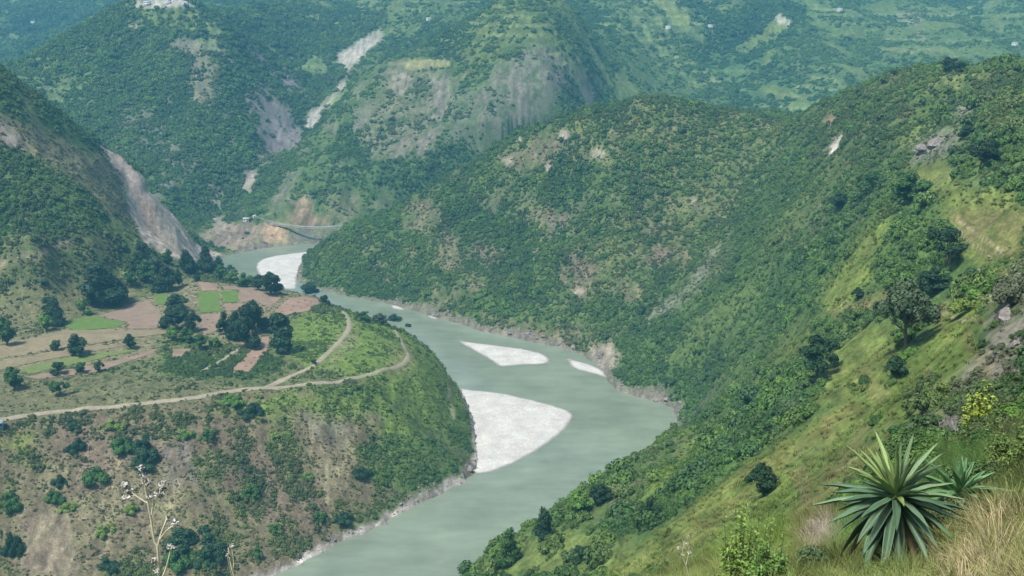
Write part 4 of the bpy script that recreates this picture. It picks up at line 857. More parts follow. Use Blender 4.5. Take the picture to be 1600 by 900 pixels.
# ------------------------------------------------------------------ undergrowth: uncountable, instanced over the slopes
def scatter(name, protos, pos, scl, rot, tint, label, cat, idx_=None):
    n_ = len(pos); me = bpy.data.meshes.new(name); me.vertices.add(n_); me.vertices.foreach_set('co', pos.astype('f').ravel())
    a = me.attributes.new('scl', 'FLOAT_VECTOR', 'POINT'); a.data.foreach_set('vector', scl.astype('f').ravel())
    a = me.attributes.new('rot', 'FLOAT_VECTOR', 'POINT'); a.data.foreach_set('vector', rot.astype('f').ravel())
    a = me.attributes.new('idx', 'INT', 'POINT'); a.data.foreach_set('value', (RNG.integers(0, len(protos), n_) if idx_ is None else idx_).astype('i'))
    a = me.attributes.new('tint', 'FLOAT_COLOR', 'POINT'); a.data.foreach_set('color', np.column_stack([tint, np.ones(n_)]).astype('f').ravel())
    o = bpy.data.objects.new(name, me); COL.objects.link(o); tag(o, label, cat, kind='stuff')
    ng = bpy.data.node_groups.new(name, 'GeometryNodeTree'); ng.interface.new_socket('Geometry', in_out='INPUT', socket_type='NodeSocketGeometry'); ng.interface.new_socket('Geometry', in_out='OUTPUT', socket_type='NodeSocketGeometry')
    gi = ng.nodes.new('NodeGroupInput'); go = ng.nodes.new('NodeGroupOutput'); ip = ng.nodes.new('GeometryNodeInstanceOnPoints'); jn = ng.nodes.new('GeometryNodeJoinGeometry'); mp = ng.nodes.new('GeometryNodeMeshToPoints')
    for pr in protos[::-1]:
        ob = ng.nodes.new('GeometryNodeObjectInfo'); ob.inputs['Object'].default_value = pr; ob.inputs['As Instance'].default_value = True; ob.transform_space = 'ORIGINAL'
        ng.links.new(ob.outputs['Geometry'], jn.inputs[0])
    def at(nm, ty):
        x = ng.nodes.new('GeometryNodeInputNamedAttribute'); x.data_type = ty; x.inputs[0].default_value = nm; return x.outputs[0]
    ng.links.new(gi.outputs[0], mp.inputs['Mesh']); ng.links.new(mp.outputs[0], ip.inputs['Points']); ng.links.new(jn.outputs[0], ip.inputs['Instance'])
    ip.inputs['Pick Instance'].default_value = True; ng.links.new(at('idx', 'INT'), ip.inputs['Instance Index']); ng.links.new(at('rot', 'FLOAT_VECTOR'), ip.inputs['Rotation']); ng.links.new(at('scl', 'FLOAT_VECTOR'), ip.inputs['Scale'])
    ng.links.new(ip.outputs[0], go.inputs[0]); md_ = o.modifiers.new('scatter', 'NODES'); md_.node_group = ng
    return o
# what can be seen (with a margin for a step aside)
slope = (GZ - CZ) / np.hypot(GX, GY)
runmax = np.maximum.accumulate(np.where(GR > 20, slope, -9), 0); prev = np.vstack([np.full((1, NA), -9), runmax[:-1]])
VIS = (GZ + 14 - CZ) / np.hypot(GX, GY) > prev
INV = (gu > -140) & (gu < 1740) & (gv > -90) & (gv < 1000) & (GY > 3)
dA = np.zeros(GX.shape); dA[:-1, :-1] = GR[:-1, :-1] ** 2 * np.diff(LL)[:, None] * np.diff(AZ)[None]
sl = np.gradient(GZ, axis=0) / (np.gradient(GR, axis=0) + 1e-6); dA3 = dA * np.sqrt(1 + sl ** 2)
for X_, Y_, r_ in TREE_XY:
    m_ = np.hypot(GX - X_, GY - Y_) < r_ * .6; GD[m_] = 0
def sample(dens_per_m2):
    lam = dens_per_m2 * dA3; cnt = RNG.poisson(np.clip(lam, 0, 50)); j, i = np.nonzero(cnt[:-1, :-1]); rep = cnt[:-1, :-1][j, i]; j = np.repeat(j, rep); i = np.repeat(i, rep)
    s = RNG.random(len(j)); t_ = RNG.random(len(j)); g = lambda G: (G[j, i] * (1 - t_) + G[j, i + 1] * t_) * (1 - s) + (G[j + 1, i] * (1 - t_) + G[j + 1, i + 1] * t_) * s
    return j, i, np.stack([g(GX), g(GY), g(GZ)], -1)
size_f = np.interp(GR, [0, 30, 120, 350, 900, 1300, 2300, 4000], [.5, .7, 1.35, 2.1, 2.3, 3.0, 4.4, 7])
patch = .6 * n_mid + .45 * n_big + .35 * n_fine
prob = sstep(-.3, .3, patch * 1.05 + (GD - .50) * 1.5) * (GD > .02)
ok = VIS & INV & (SD > 1.5)
on_terr = blur2((reg.reshape(NR - 1, NA - 1) == 2).astype(float), 1); on_terr = np.pad(on_terr, ((0, 1), (0, 1)), 'edge')
size_f = size_f * (1 - .42 * on_terr) * (1 + .25 * (GR > 130) * (GR < 620) * (1 - on_terr))
dens = prob / (size_f ** 2 * .5) * ok * (GR > 45)
j, i, P = sample(dens); n_ = len(P)
sz = size_f[j, i] * np.clip(RNG.lognormal(-.15, .5, n_), .35, 3.2)
big = np.clip(GD[j, i], 0, 1); sz *= .75 + .4 * big
hgt = sz * RNG.uniform(.5, 1.0, n_)
base = GC[j, i]; gmean = base.mean(1, keepdims=True); rnd = RNG.random((n_, 1))
pal = np.where(rnd < .26, np.array(DK) * 1.25, np.where(rnd < .66, np.array(MD), np.where(rnd < .86, np.array(LT), np.where(rnd < .96, np.array(YG), np.array((.12, .11, .075))))))
nf_ = fbm(P[:, 0] / 16, P[:, 1] / 16, 4, 402) + .5 * fbm(P[:, 0] / 60, P[:, 1] / 60, 2, 403)
tq = np.clip(.48 + 1.0 * nf_ + RNG.normal(0, .13, n_), 0, 1)[:, None]; a_, b_, c_ = np.array(DK) * 1.35, np.array(MD), np.array(LT)
pal2 = np.where(tq < .55, a_ + (b_ - a_) * tq / .55, b_ + (c_ - b_) * (tq - .55) / .45); pal = pal * .22 + pal2 * .78
lum = (fbm(P[:, 0] / 35, P[:, 1] / 35, 3, 401) * .8)[:, None]
tint = pal * (1 + .35 * lum) * RNG.uniform(.8, 1.2, (n_, 1))
grn = base[:, 1:2] / (base[:, 0:1] + 1e-3); k_ = np.clip((1.35 - grn) * .9, 0, .45); tint = tint * (1 - k_) + base * .7 * k_          # on dry ground the shrubs are duller
lush_ = np.clip((base[:, 1:2] - .15) * 5, 0, .5); tint = tint * (1 - lush_) + base * .85 * lush_
tint = (tint * .72 + base * .28 * .8) * 1.12
relief_shade = (.3 * ribf - .28 * gulf + .2 * rib - .15 * gul)[j, i][:, None]; tint = tint * (1 + relief_shade * np.array([1.3, 1.0, .6])); tint = np.clip(tint, .008, .6)  # relief shading put into the bush colour: ribs lighter, gullies darker
P[:, 2] -= hgt * .12
rot = np.column_stack([RNG.normal(0, .12, n_), RNG.normal(0, .12, n_), RNG.uniform(0, 6.28, n_)])
protos = [place_bush(u, v, w, h, t_, lb, None, y0=200) for u, v, w, h, t_, lb in [(1130, 705, 22, 18, MD, 'rounded green shrub at the edge of the lime coloured grass above the water'), (1085, 790, 24, 22, DK, 'dark shrub downhill of the grass ridge crest'),
    (965, 800, 22, 20, LT, 'light green shrub between the riverside trees and the grass ridge'), (1230, 655, 26, 24, MD, 'shrub tucked against the back of the grass ridge')]]
for o_, me_ in zip(protos, BUSH[:3] + SHRUB[:1]): o_.data = me_
print('bushes', n_)
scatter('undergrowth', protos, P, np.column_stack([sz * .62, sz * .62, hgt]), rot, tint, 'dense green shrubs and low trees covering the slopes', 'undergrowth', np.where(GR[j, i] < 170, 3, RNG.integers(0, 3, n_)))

# dry scrub on the barer ground
sc_d = VIS & INV & (SD > 4) & (GR > 330) & (GR < 1080)
rock_ok = GD > .08
sc_s = np.interp(GR, [330, 1080], [.95, 1.9]) * (1 - .25 * on_terr)
dens = sc_d * rock_ok * (1 - .72 * terr_s) * sstep(-.45, .3, n_fine + .5 * n_mid) * .55 / sc_s ** 2
j, i, P = sample(dens); n_ = len(P); s_ = sc_s[j, i] * np.clip(RNG.lognormal(-.1, .4, n_), .4, 2); print('scrub', n_)
base = GC[j, i]; lu = base @ np.array([.3, .6, .1]); tint = base * RNG.uniform(.6, 1.15, (n_, 1)) * np.array([.95, 1.06, .82]); gsel = RNG.random((n_, 1)) < .22; tint = np.where(gsel, tint * .5 + np.array(MD) * RNG.uniform(.5, 1, (n_, 1)) * .6, tint)
P[:, 2] -= s_ * .1
scatter('scrub', protos, P, np.column_stack([s_ * .62, s_ * .62, s_ * RNG.uniform(.4, .8, n_)]), np.column_stack([RNG.normal(0, .15, n_), RNG.normal(0, .15, n_), RNG.uniform(0, 6.28, n_)]), tint, 'low dry scrub and herbs on the thin eroded soil', 'scrub', RNG.integers(0, 3, n_))

# grass on the slope we stand on
def blades(n, h, spread, w, bend, seed):
    r = np.random.default_rng(seed); cs, fs, o = [], [], 0; lv = []
    for k in range(n):
        a = r.uniform(0, 6.28); d = spread * math.sqrt(r.random()); b0 = np.array([d * math.cos(a), d * math.sin(a), -.05]); a2 = a + r.normal() * .6; hh = h * r.uniform(.5, 1.1); out = np.array([math.cos(a2), math.sin(a2), 0]); sd = np.array([-out[1], out[0], 0]) * w
        bb = bend * r.uniform(.3, 1.2)
        p = [b0, b0 + np.array([0, 0, hh * .5]) + out * bb * .18, b0 + np.array([0, 0, hh * .88]) + out * bb * .55, b0 + np.array([0, 0, hh * .98]) + out * bb]
        ww = [1, .8, .5, .08]; cs += [np.array([q - sd * x, q + sd * x]) for q, x in zip(p, ww)]
        for s_ in range(3): fs.append([o + 2 * s_, o + 2 * s_ + 1, o + 2 * s_ + 3, o + 2 * s_ + 2]); lv.append([r.uniform(.7, 1.3) * (.8 + .15 * s_)] * 3)
        o += 8
    return np.concatenate(cs), np.array(fs), np.array(lv)
def tuft(name, u, v, y0, n, h, spread, w, bend, seed, tint, label):
    c, f, lv = blades(n, h, spread, w, bend, seed); p = ground_px(u, v, y0)
    o = mesh_np(name, c, f, M_GRASS, attrs=[('lv', 'FACE', lv)]); o.location = p; o.color = (*tint, 1); tag(o, label, 'grass tuft', 'grass tufts'); return o
tf_far = [tuft('grass_tuft', 1240, 745, 60, 26, 1.0, .5, .035, .55, 71, (.2, .22, .08), 'coarse grass tuft on the grass ridge above the rocky trail'), tuft('grass_tuft', 1120, 835, 60, 26, .8, .6, .04, .8, 72, (.24, .2, .09), 'dry grass tuft low on the long grass ridge')]
tf_near = [tuft('grass_tuft', 1470, 872, 5, 60, .55, .16, .006, .35, 73, (.4, .35, .2), 'straw coloured grass tuft beside the spiky agave'), tuft('grass_tuft', 1590, 800, 5, 46, .5, .22, .008, .3, 74, (.2, .26, .08), 'green grass tuft at the picture edge above the straw'),
           tuft('grass_tuft', 1560, 885, 5, 70, .7, .14, .005, .5, 75, (.42, .36, .2), 'tall straw tuft in the lower corner')]
okg = INV & VIS & (GD < .9)
gd = sstep(.75, .2, GD) * okg * (GR > 50) * (GR < 300) * (gu > 700) * .5
j, i, P = sample(gd * np.interp(GR, [50, 300], [1.0, .35])); n_ = len(P); s_ = RNG.uniform(.7, 1.4, n_) * np.interp(GR[j, i], [50, 300], [.55, 1.15])
print('far tufts', n_)
cl_ = GC[j, i] * RNG.uniform(.7, 1.25, (n_, 1)) * 1.0; cl_[:, 0] *= RNG.uniform(.9, 1.15, n_)
scatter('grass', tf_far, P, np.column_stack([s_, s_, s_ * .55]), np.column_stack([RNG.normal(0, .2, n_), RNG.normal(0, .2, n_), RNG.uniform(0, 6.28, n_)]), cl_, 'coarse green and tan grass on the steep slope', 'grass')
gd = okg * (GR < 62) * (GR > 9) * np.interp(GR, [10, 60], [26, 5.0]) * ((gu > 880) | (gv > 870))
nb_ = (GD < .9) * (GR < 34) * (np.hypot(GX, GY) > 2.6) * (GY > .8) * (GX > -9) * (GX < 22) * (gd == 0); gd = gd + nb_ * 11.0
j, i, P = sample(gd); n_ = len(P); s_ = RNG.uniform(.5, 1.2, n_) * np.interp(GR[j, i], [22, 30, 60], [.42, .6, 1.1])
straw = np.clip(sstep(1420, 1520, gu[j, i]) * sstep(790, 850, gv[j, i] + 25 * n_fine[j, i]) * (GY[j, i] < 18) * (GY[j, i] > 3), 0, 1)[:, None]
print('near tufts', n_)
cl_ = (GC[j, i] * 1.1 * (1 - straw) + np.where(RNG.random((n_, 1)) < .5, np.array([.15, .19, .05]), np.array([.34, .29, .17])) * straw) * RNG.uniform(.7, 1.3, (n_, 1))
scatter('grass', tf_near, P, np.column_stack([s_ * (1 + .5 * straw[:, 0]), s_ * (1 + .5 * straw[:, 0]), s_ * (1 + .1 * straw[:, 0])]), np.column_stack([RNG.normal(0, .42, n_), RNG.normal(0, .42, n_), RNG.uniform(0, 6.28, n_)]), cl_, 'straw and green grass around the agave', 'grass')

# rubble along the shores
def rock_mesh(seed, name='boulder', sub=3):
    r = np.random.default_rng(seed); bm = bmesh.new(); bmesh.ops.create_icosphere(bm, subdivisions=sub, radius=1); nrm = r.normal(size=(9, 3)); nrm /= np.linalg.norm(nrm, axis=1)[:, None]; cut = r.uniform(.55, .9, 9)
    for v in bm.verts:
        p = np.array(v.co); d = nrm @ p
        for k in range(9):
            if d[k] > cut[k]: p = p - nrm[k] * (d[k] - cut[k]) * .9
        v.co = p * (1 + .05 * r.normal())
    me = bpy.data.meshes.new(name); bm.to_mesh(me); bm.free(); me.materials.append(M_ROCK); return me
ROCKS = [rock_mesh(s) for s in (81, 82, 83)]
def boulder(u, v, w, h, label, group, y0, k=0):
    p = ground_px(u, v, y0); m = np.linalg.norm(p - np.array([0, 0, CZ])) / FPX; o = bpy.data.objects.new('boulder', ROCKS[k % 3]); COL.objects.link(o); o.location = (p[0], p[1], p[2] + h * m * .15); o.scale = (w * m / 2, w * m / 2.4, h * m / 2)
    o.rotation_euler = (RNG.uniform(-.3, .3), RNG.uniform(-.3, .3), RNG.uniform(0, 6.28)); tag(o, label, 'boulder', group); return o
bl = [boulder(940, 556, 16, 12, 'grey boulder on the pink rocky promontory', 'boulders', 500, 0), boulder(735, 735, 12, 10, 'boulder at the tip of the peninsula next to the widest gravel bar', 'boulders', 400, 1), boulder(600, 818, 14, 8, 'boulder at the waterline under the brown face', 'boulders', 400, 2)]
sh = np.exp(-((SD - 2.2) / 2.6) ** 2) * INV * VIS * (GR < 1500) * (.05 + .35 * sstep(0, .4, n_fine + .2)) * np.interp(GR, [300, 1400], [.9, .16])
j, i, P = sample(sh); n_ = len(P); s_ = np.clip(RNG.lognormal(-.55, .55, n_), .15, 2.6) * np.interp(GR[j, i], [300, 1400], [.7, 1.9]); print('rubble', n_)
scatter('rubble', bl, P, np.column_stack([s_, s_ * RNG.uniform(.6, 1, n_), s_ * RNG.uniform(.4, .8, n_)]), np.column_stack([RNG.normal(0, .3, n_), RNG.normal(0, .3, n_), RNG.uniform(0, 6.28, n_)]), np.full((n_, 3), .25), 'grey rocks and cobbles along the waterline', 'rubble')
for k, (u, v, w, h, lb) in enumerate([(1560, 395, 7, 6, 'white stone highest in the dry grass meadow'), (1545, 402, 6, 5, 'white stone beside another in the dry grass meadow'), (1530, 423, 6, 5, 'white stone lowest in the dry grass meadow'), (1500, 262, 10, 7, 'pale rock by the bright grass patch'),
     (1590, 470, 24, 30, 'tall grey outcrop rock at the picture edge'), (1572, 500, 22, 30, 'grey outcrop rock under the tallest one'), (1588, 540, 22, 18, 'blocky grey rock in the outcrop'), (1560, 560, 22, 16, 'small rock at the foot of the outcrop'), (1515, 628, 14, 9, 'small pale rock near the yellow-leaved plant'), (1500, 632, 8, 7, 'tiny pale rock near the yellow-leaved plant'),
     (1440, 235, 22, 14, 'grey rock on the ridge outcrop'), (1462, 226, 24, 16, 'larger grey rock on the ridge outcrop'), (1290, 838, 12, 8, 'pale stone on the rocky trail below the agave level')]):
    boulder(u, v, w, h, lb, 'boulders', 20, k)
for k, (u, v) in enumerate([(448, 476), (458, 479), (466, 473), (470, 482), (476, 470), (480, 478), (486, 472), (455, 485), (441, 487), (463, 489), (324, 500), (332, 505), (328, 511), (345, 478), (408, 545), (398, 560), (392, 568), (384, 573), (172, 512), (181, 515), (196, 517)]):
    p = ground_px(u, v, 400); o = bpy.data.objects.new('manure_heap', ROCKS[k % 3]); COL.objects.link(o); o.location = (p[0], p[1], p[2] + .1); o.scale = (.9 + .4 * RNG.random(), .8, .5)
    o.data = o.data.copy(); o.data.materials.clear(); o.data.materials.append(M_BARK); tag(o, 'small dark manure heap on bare brown farm soil', 'heap', 'manure heaps on the fields')

# ------------------------------------------------------------------ agaves
def agave_mat(name, ca_, cb_):
    m, nt, b = new_mat(name); lv = nd(nt, 'ShaderNodeAttribute', attribute_name='lv'); oi = nd(nt, 'ShaderNodeObjectInfo')
    tc = nd(nt, 'ShaderNodeTexCoord'); mp = nd(nt, 'ShaderNodeMapping'); mp.inputs['Scale'].default_value = (14, 1.5, 14); nt.links.new(tc.outputs['Object'], mp.inputs[0])
    c = mul(nt, oi.outputs['Color'], noise_ramp(nt, 2.5, .88, 1.12, 5, mp.outputs[0])); c = mul(nt, c, lv.outputs['Color'])
    nt.links.new(c, b.inputs['Base Color']); b.inputs['Roughness'].default_value = .48; b.inputs['Specular IOR Level'].default_value = .4
    return m
M_AGAVE = agave_mat('agave_leaf', None, None)
def agave_leaf(L, w, bend, twist=0, seed=0):
    """channelled tapering leaf along +Y, curving down, with a dark terminal spine"""
    r = np.random.default_rng(seed); N, K_ = 16, 7; co = []; lv = []
    for s in range(N + 1):
        t = s / N; ww = w * (.62 + .55 * math.sin(min(1, t * 1.5) * math.pi * .5) - .17) * (1 - t ** 2.6) + .002; y = L * t; z = -bend * L * t ** 2.2; th = .018 * (1 - t) + .003
        fold = .42 * ww
        for top in (1, 0):
            for k in range(K_):
                x = (k / (K_ - 1) - .5) * 2; co.append((x * ww / 2, y, z + fold * abs(x) ** 1.6 - (0 if top else th * (1 - abs(x) ** 2) + .001) + .004 * math.sin(t * 20 + seed)))
    co = np.array(co); a = np.arange(len(co)).reshape(N + 1, 2, K_); fs = []
    for s in range(N):
        for k in range(K_ - 1):
            fs.append((a[s, 0, k], a[s, 0, k + 1], a[s + 1, 0, k + 1], a[s + 1, 0, k])); fs.append((a[s, 1, k + 1], a[s, 1, k], a[s + 1, 1, k], a[s + 1, 1, k + 1]))
            lv += [(.94 + .08 * abs(k - 2.5) / 2.5 + (0 if s < N - 1 else -.5),) * 3, (.9,) * 3]
        for k, (p_, q_) in ((0, (0, 1)), (K_ - 1, (1, 0))): fs.append((a[s, p_, k], a[s + 1, p_, k], a[s + 1, q_, k], a[s, q_, k])); lv.append((1.5, 1.4, 1.0))
    return co, np.array(fs), np.clip(np.array(lv), .2, 2)
def agave(center, L, n, label, seed, elev_lo=-66, wid=.12, only=None, base_z=None, hue=None):
    r = np.random.default_rng(seed); e = bpy.data.objects.new('agave', None); COL.objects.link(e); e.location = (center[0], center[1], base_z); tag(e, label, 'agave')
    hz = center[2] - base_z
    c, f = tube([(0, 0, -.3), (0, 0, hz * .5), (0, 0, hz)], [.09, .10, .07], 10); mesh_np('stem', c, f, M_BARK, e, smooth=True)
    for k in range(n):
        t = k / (n - 1); el = math.radians(84 - (84 - elev_lo) * t ** .75 + r.normal() * 7); az = k * 2.39996 + r.normal() * .25
        if only and not (only[0] < math.degrees(el) < only[1]): continue
        Lk = L * (1 + .18 * sstep(.6, 1, t)) * (.72 + .38 * math.sin(min(1, t * 1.4 + .18) * math.pi / 2)) * r.uniform(.74, 1.12); w_ = wid * (.42 + .78 * t) * r.uniform(.85, 1.15)
        c, f, lv = agave_leaf(Lk, w_, .03 + .2 * t * r.uniform(.1, 1.6), 0, k)
        R_ = np.array(Matrix.Rotation(az, 3, 'Z') @ Matrix.Rotation(el, 3, 'X'))
        c = c @ R_.T + np.array([0, 0, hz - .12 * t]); o = mesh_np('leaf', c, f, M_AGAVE, e, attrs=[('lv', 'FACE', lv)], smooth=True)
        bx = -math.sin(az)                                             # upper leaves painted paler on one side, as if lit
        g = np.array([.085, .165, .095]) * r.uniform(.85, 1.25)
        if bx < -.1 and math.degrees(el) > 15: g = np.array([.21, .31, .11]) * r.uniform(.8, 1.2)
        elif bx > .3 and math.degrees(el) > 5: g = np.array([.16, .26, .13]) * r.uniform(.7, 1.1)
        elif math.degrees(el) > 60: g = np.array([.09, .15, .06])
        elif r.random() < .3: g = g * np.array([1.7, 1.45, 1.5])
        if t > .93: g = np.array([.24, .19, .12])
        if hue: g = np.array(hue) * r.uniform(.8, 1.2)
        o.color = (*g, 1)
    return e
ac = Wy(1400, 772, 14.0); agave(ac, 1.02, 76, 'big spiky agave with long blue-green leaves above dry grass', 5, wid=.18, base_z=float(z_at(ac[0], ac[1])))
a2 = Wy(1500, 768, 17.5); agave(a2, .72, 34, 'smaller agave with upright broad leaves behind the big spiky one', 9, elev_lo=5, wid=.17, hue=(.12, .25, .11), base_z=float(z_at(a2[0], a2[1])) - .05)

# ------------------------------------------------------------------ dry stalks in front
M_STALK = simple_mat('dry_stalk', (.62, .57, .42), scale=20); M_FLUFF = simple_mat('seed_fluff', (.66, .65, .60), scale=30)
def stalk(y, strokes, heads, label, foot, rad=.0045, name='dry_flower_stalk'):
    f0 = np.array([foot[0], foot[1], float(z_at(foot[0], foot[1]))]); e = bpy.data.objects.new(name, None); COL.objects.link(e); e.location = f0; tag(e, label, 'dry plant')
    def P_(u, v, dy=0): return Wy(u, v, y + dy) - f0
    parts = []
    for k, (st, r0) in enumerate(strokes):
        pts = [P_(u, v, .05 * math.sin(k * 2.1) * (q / len(st))) for q, (u, v) in enumerate(st)]
        if k == 0: pts = [np.array([0, 0, -.05])] + pts
        pts = smooth_line(pts, 2); parts.append(tube(pts, np.linspace(r0 * 1.35, r0 * .8, len(pts)), 6))
    c, f = join(parts); mesh_np('stem', c, f, M_STALK, e, smooth=True)
    for u, v, s, nb in heads:
        cen = P_(u, v); m = y / FPX; r = RNG; pr = []; cl2, fl2 = [], []
        for q in range(nb):
            d = r.normal(size=3); d /= np.linalg.norm(d); d[2] = abs(d[2]) * .8 + .1; en = cen + d * s * m * r.uniform(.4, 1.0); pr.append(tube([cen - d * s * m * .4, (cen + en) / 2 + r.normal(size=3) * .002, en], [rad * .3, rad * .25, rad * .2], 4))
            for g in range(5):
                a = en + r.normal(size=3) * s * m * .16; tt = r.normal(size=(4, 3)) * .006; cl2.append(a + tt); fl2.append(np.arange(4) + 4 * (len(cl2) - 1))
        cc, ff = join(pr); c3 = np.concatenate(cl2); f3 = np.array(fl2) + len(cc)
        mesh_np('seed_head', np.concatenate([cc, c3]), np.concatenate([ff, f3]), M_FLUFF, e)
    return e
c2 = lambda l: [(160 + x / 4.5, 700 + y / 4.5) for x, y in l]
stalk(5.0, [(c2([(400, 1000), (398, 880), (392, 760), (388, 690), (365, 660), (345, 520), (322, 400), (302, 285), (288, 200), (270, 145)]), .0058), (c2([(388, 700), (405, 620), (440, 530), (455, 485)]), .004), (c2([(405, 640), (450, 580), (500, 545)]), .003),
    (c2([(310, 385), (225, 330), (180, 290), (155, 262)]), .0035), (c2([(345, 470), (355, 390), (400, 310), (430, 250)]), .0035), (c2([(225, 335), (150, 360)]), .0025), (c2([(400, 950), (445, 860), (470, 760), (482, 705)]), .004), (c2([(396, 900), (365, 810)]), .003), (c2([(300, 270), (240, 240)]), .0025), (c2([(305, 275), (330, 250)]), .0022), (c2([(355, 400), (325, 340)]), .0022)],
    [(160 + x / 4.5, 700 + y / 4.5, s, nb) for x, y, s, nb in [(270, 145, 5, 9), (290, 195, 4, 7), (300, 240, 6, 12), (255, 245, 4, 8), (325, 255, 4, 8), (158, 262, 6, 12), (178, 300, 6, 12), (150, 358, 4, 8), (190, 335, 6, 12), (425, 255, 6, 12), (432, 300, 5, 10), (400, 315, 7, 14), (410, 350, 5, 8), (330, 350, 4, 8), (455, 490, 4, 8), (498, 545, 8, 18), (475, 560, 5, 10), (480, 700, 6, 14), (505, 715, 4, 8), (360, 800, 7, 14), (385, 860, 6, 10)]],
    'tall pale dry flower stalk with fluffy seed heads before the river slope', (-1.62, 4.9))
stalk(5.0, [(c2([(930, 1000), (920, 880), (925, 790), (908, 690)]), .004), (c2([(935, 960), (915, 880), (895, 770), (885, 700)]), .004), (c2([(912, 900), (895, 830), (882, 775)]), .003)], [(160 + 908 / 4.5, 700 + 690 / 4.5, 2.5, 5), (160 + 884 / 4.5, 855 + 14, 2.5, 5)],
    'short pair of bare dry stalks at the lower picture border', (-1.27, 4.9))
wsp = lambda l: [(1040 + x / 2.8125, 580 + y / 2.8125) for x, y in l]
fz = Wy(1078, 905, 12.0)
stalk(12.0, [(wsp([(120, 980), (95, 870), (70, 800), (85, 745)]), .006), (wsp([(90, 850), (105, 790), (100, 730)]), .004), (wsp([(75, 820), (55, 785)]), .004)], [(1040 + x / 2.8125, 580 + y / 2.8125, s, 10) for x, y, s in [(98, 730, 4), (58, 780, 4), (85, 760, 5), (105, 800, 4), (72, 810, 4)]],
    'small wispy white seed stalk beside the leafy bush', (fz[0] + .02, 12.1), .006)

# ------------------------------------------------------------------ bushes close by
def leafy(px, y, w, h, n, leaf, tint, label, shoots=0, seed=0, name='leafy_bush'):
    """multi-stemmed bush: upright twigs carrying separate leaves"""
    r = np.random.default_rng(seed); p = Wy(px[0], px[1], y); g = np.array([p[0], p[1], float(z_at(p[0], p[1]))]); top = p[2] + h / 2 - g[2]
    e = bpy.data.objects.new(name, None); COL.objects.link(e); e.location = g; tag(e, label, 'bush')
    st, lc, lf, lv = [], [], [], []; per = max(4, n // (60 + shoots))
    for k in range(60 + shoots):
        a = r.uniform(0, 6.28); d = w / 2 * math.sqrt(r.random()); hh = top * (1 - .45 * (2 * d / w) ** 2) * r.uniform(.55, 1.0); b0 = np.array([.2 * d * math.cos(a), .2 * d * math.sin(a), 0]); b1 = np.array([d * math.cos(a), d * math.sin(a), hh]); bm_ = (b0 + b1) / 2 + np.array([.15 * d * math.cos(a), .15 * d * math.sin(a), .05])
        if k >= 60: b1[2] = top * r.uniform(1.0, 1.18)
        st.append(tube([b0, bm_, b1], [.009, .006, .002], 4))
        for q in range(per):
            t = r.uniform(.3, 1.0); c = (1 - t) ** 2 * b0 + 2 * t * (1 - t) * bm_ + t * t * b1 + r.normal(size=3) * .07 * (1.3 - t); nn = r.normal(size=3) * .7 + np.array([0, 0, 1]); nn /= np.linalg.norm(nn); x = np.cross(nn, r.normal(size=3)); x /= np.linalg.norm(x); yv = np.cross(nn, x); s = leaf * r.uniform(.6, 1.3)
            lc.append(np.array([c - x * s, c - yv * s * .45, c + x * s - np.array([0, 0, .2 * s]), c + yv * s * .45])); lf.append(np.arange(4) + 4 * (len(lc) - 1)); lv.append([r.uniform(.7, 1.35) * (.75 + .4 * t)] * 3)
    c, f = join(st); mesh_np('twigs', c, f, M_BARK, e)
    o = mesh_np('foliage', np.concatenate(lc), np.array(lf), M_LEAF, e, attrs=[('lv', 'FACE', np.array(lv))]); o.color = (*tint, 1)
    return e
leafy((1165, 850), 14.5, .85, .75, 2600, .032, (.17, .29, .06), 'leafy bright green bush with thin upright shoots at the lower border', 14, 1)
leafy((1205, 868), 13.5, .7, .5, 2200, .030, (.11, .22, .05), 'denser leafy bush touching the one with upright shoots', 4, 2)
leafy((1540, 765), 20, 1.7, 1.1, 4200, .045, (.07, .13, .045), 'dark tangled bush behind the agave at the picture edge', 0, 3)
leafy((1585, 715), 21, 1.3, 1.2, 3200, .045, (.12, .19, .05), 'taller green bush above the dark tangled one', 6, 4)
leafy((1500, 800), 16, .9, .5, 1500, .03, (.08, .13, .05), 'low thin bush between agave and straw grass', 0, 5)
leafy((1270, 870), 16, .6, .4, 1200, .03, (.07, .13, .06), 'small blue-green bush under the agave leaf tips', 0, 6)
leafy((1390, 893), 11.6, .6, .25, 900, .022, (.11, .2, .05), 'low green bush at the foot of the agave', 0, 7)
leafy((1536, 612), 32, 1.1, .9, 900, .075, (.27, .36, .05), 'yellow-leaved plant among dry twigs near the outcrop', 0, 8, 'broadleaf_plant')
leafy((1575, 620), 34, 1.2, .9, 1600, .05, (.09, .13, .06), 'greyish green bush beside the yellow-leaved plant', 0, 9)
GNB = 'shrubs near the agave'
for u, v, w, h, t_, lb in [(1590, 665, 70, 50, LT, 'round light green shrub below the greyish bush at the picture edge'), (1540, 700, 60, 40, MD, 'rounded green shrub above the smaller agave'), (1450, 720, 50, 34, MD, 'green shrub just uphill of the two agaves'), (1480, 690, 46, 36, GY_, 'grey twiggy shrub uphill of the agaves'),
      (1350, 600, 30, 22, MD, 'green shrub on the grass ridge crest'), (1420, 555, 34, 24, LT, 'light shrub under the trail bend'), (1525, 480, 60, 40, YG, 'yellow green shrub above the outcrop slope'), (1545, 455, 50, 40, LT, 'lush light shrub beside the outcrop'), (1410, 680, 40, 26, MD, 'flat green shrub on the olive grass slope'), (1370, 660, 30, 18, MD, 'smaller flat shrub on the olive grass slope')]:
    place_bush(u, v, w, h, t_, lb, GNB, y0=18, near=(v > 590))

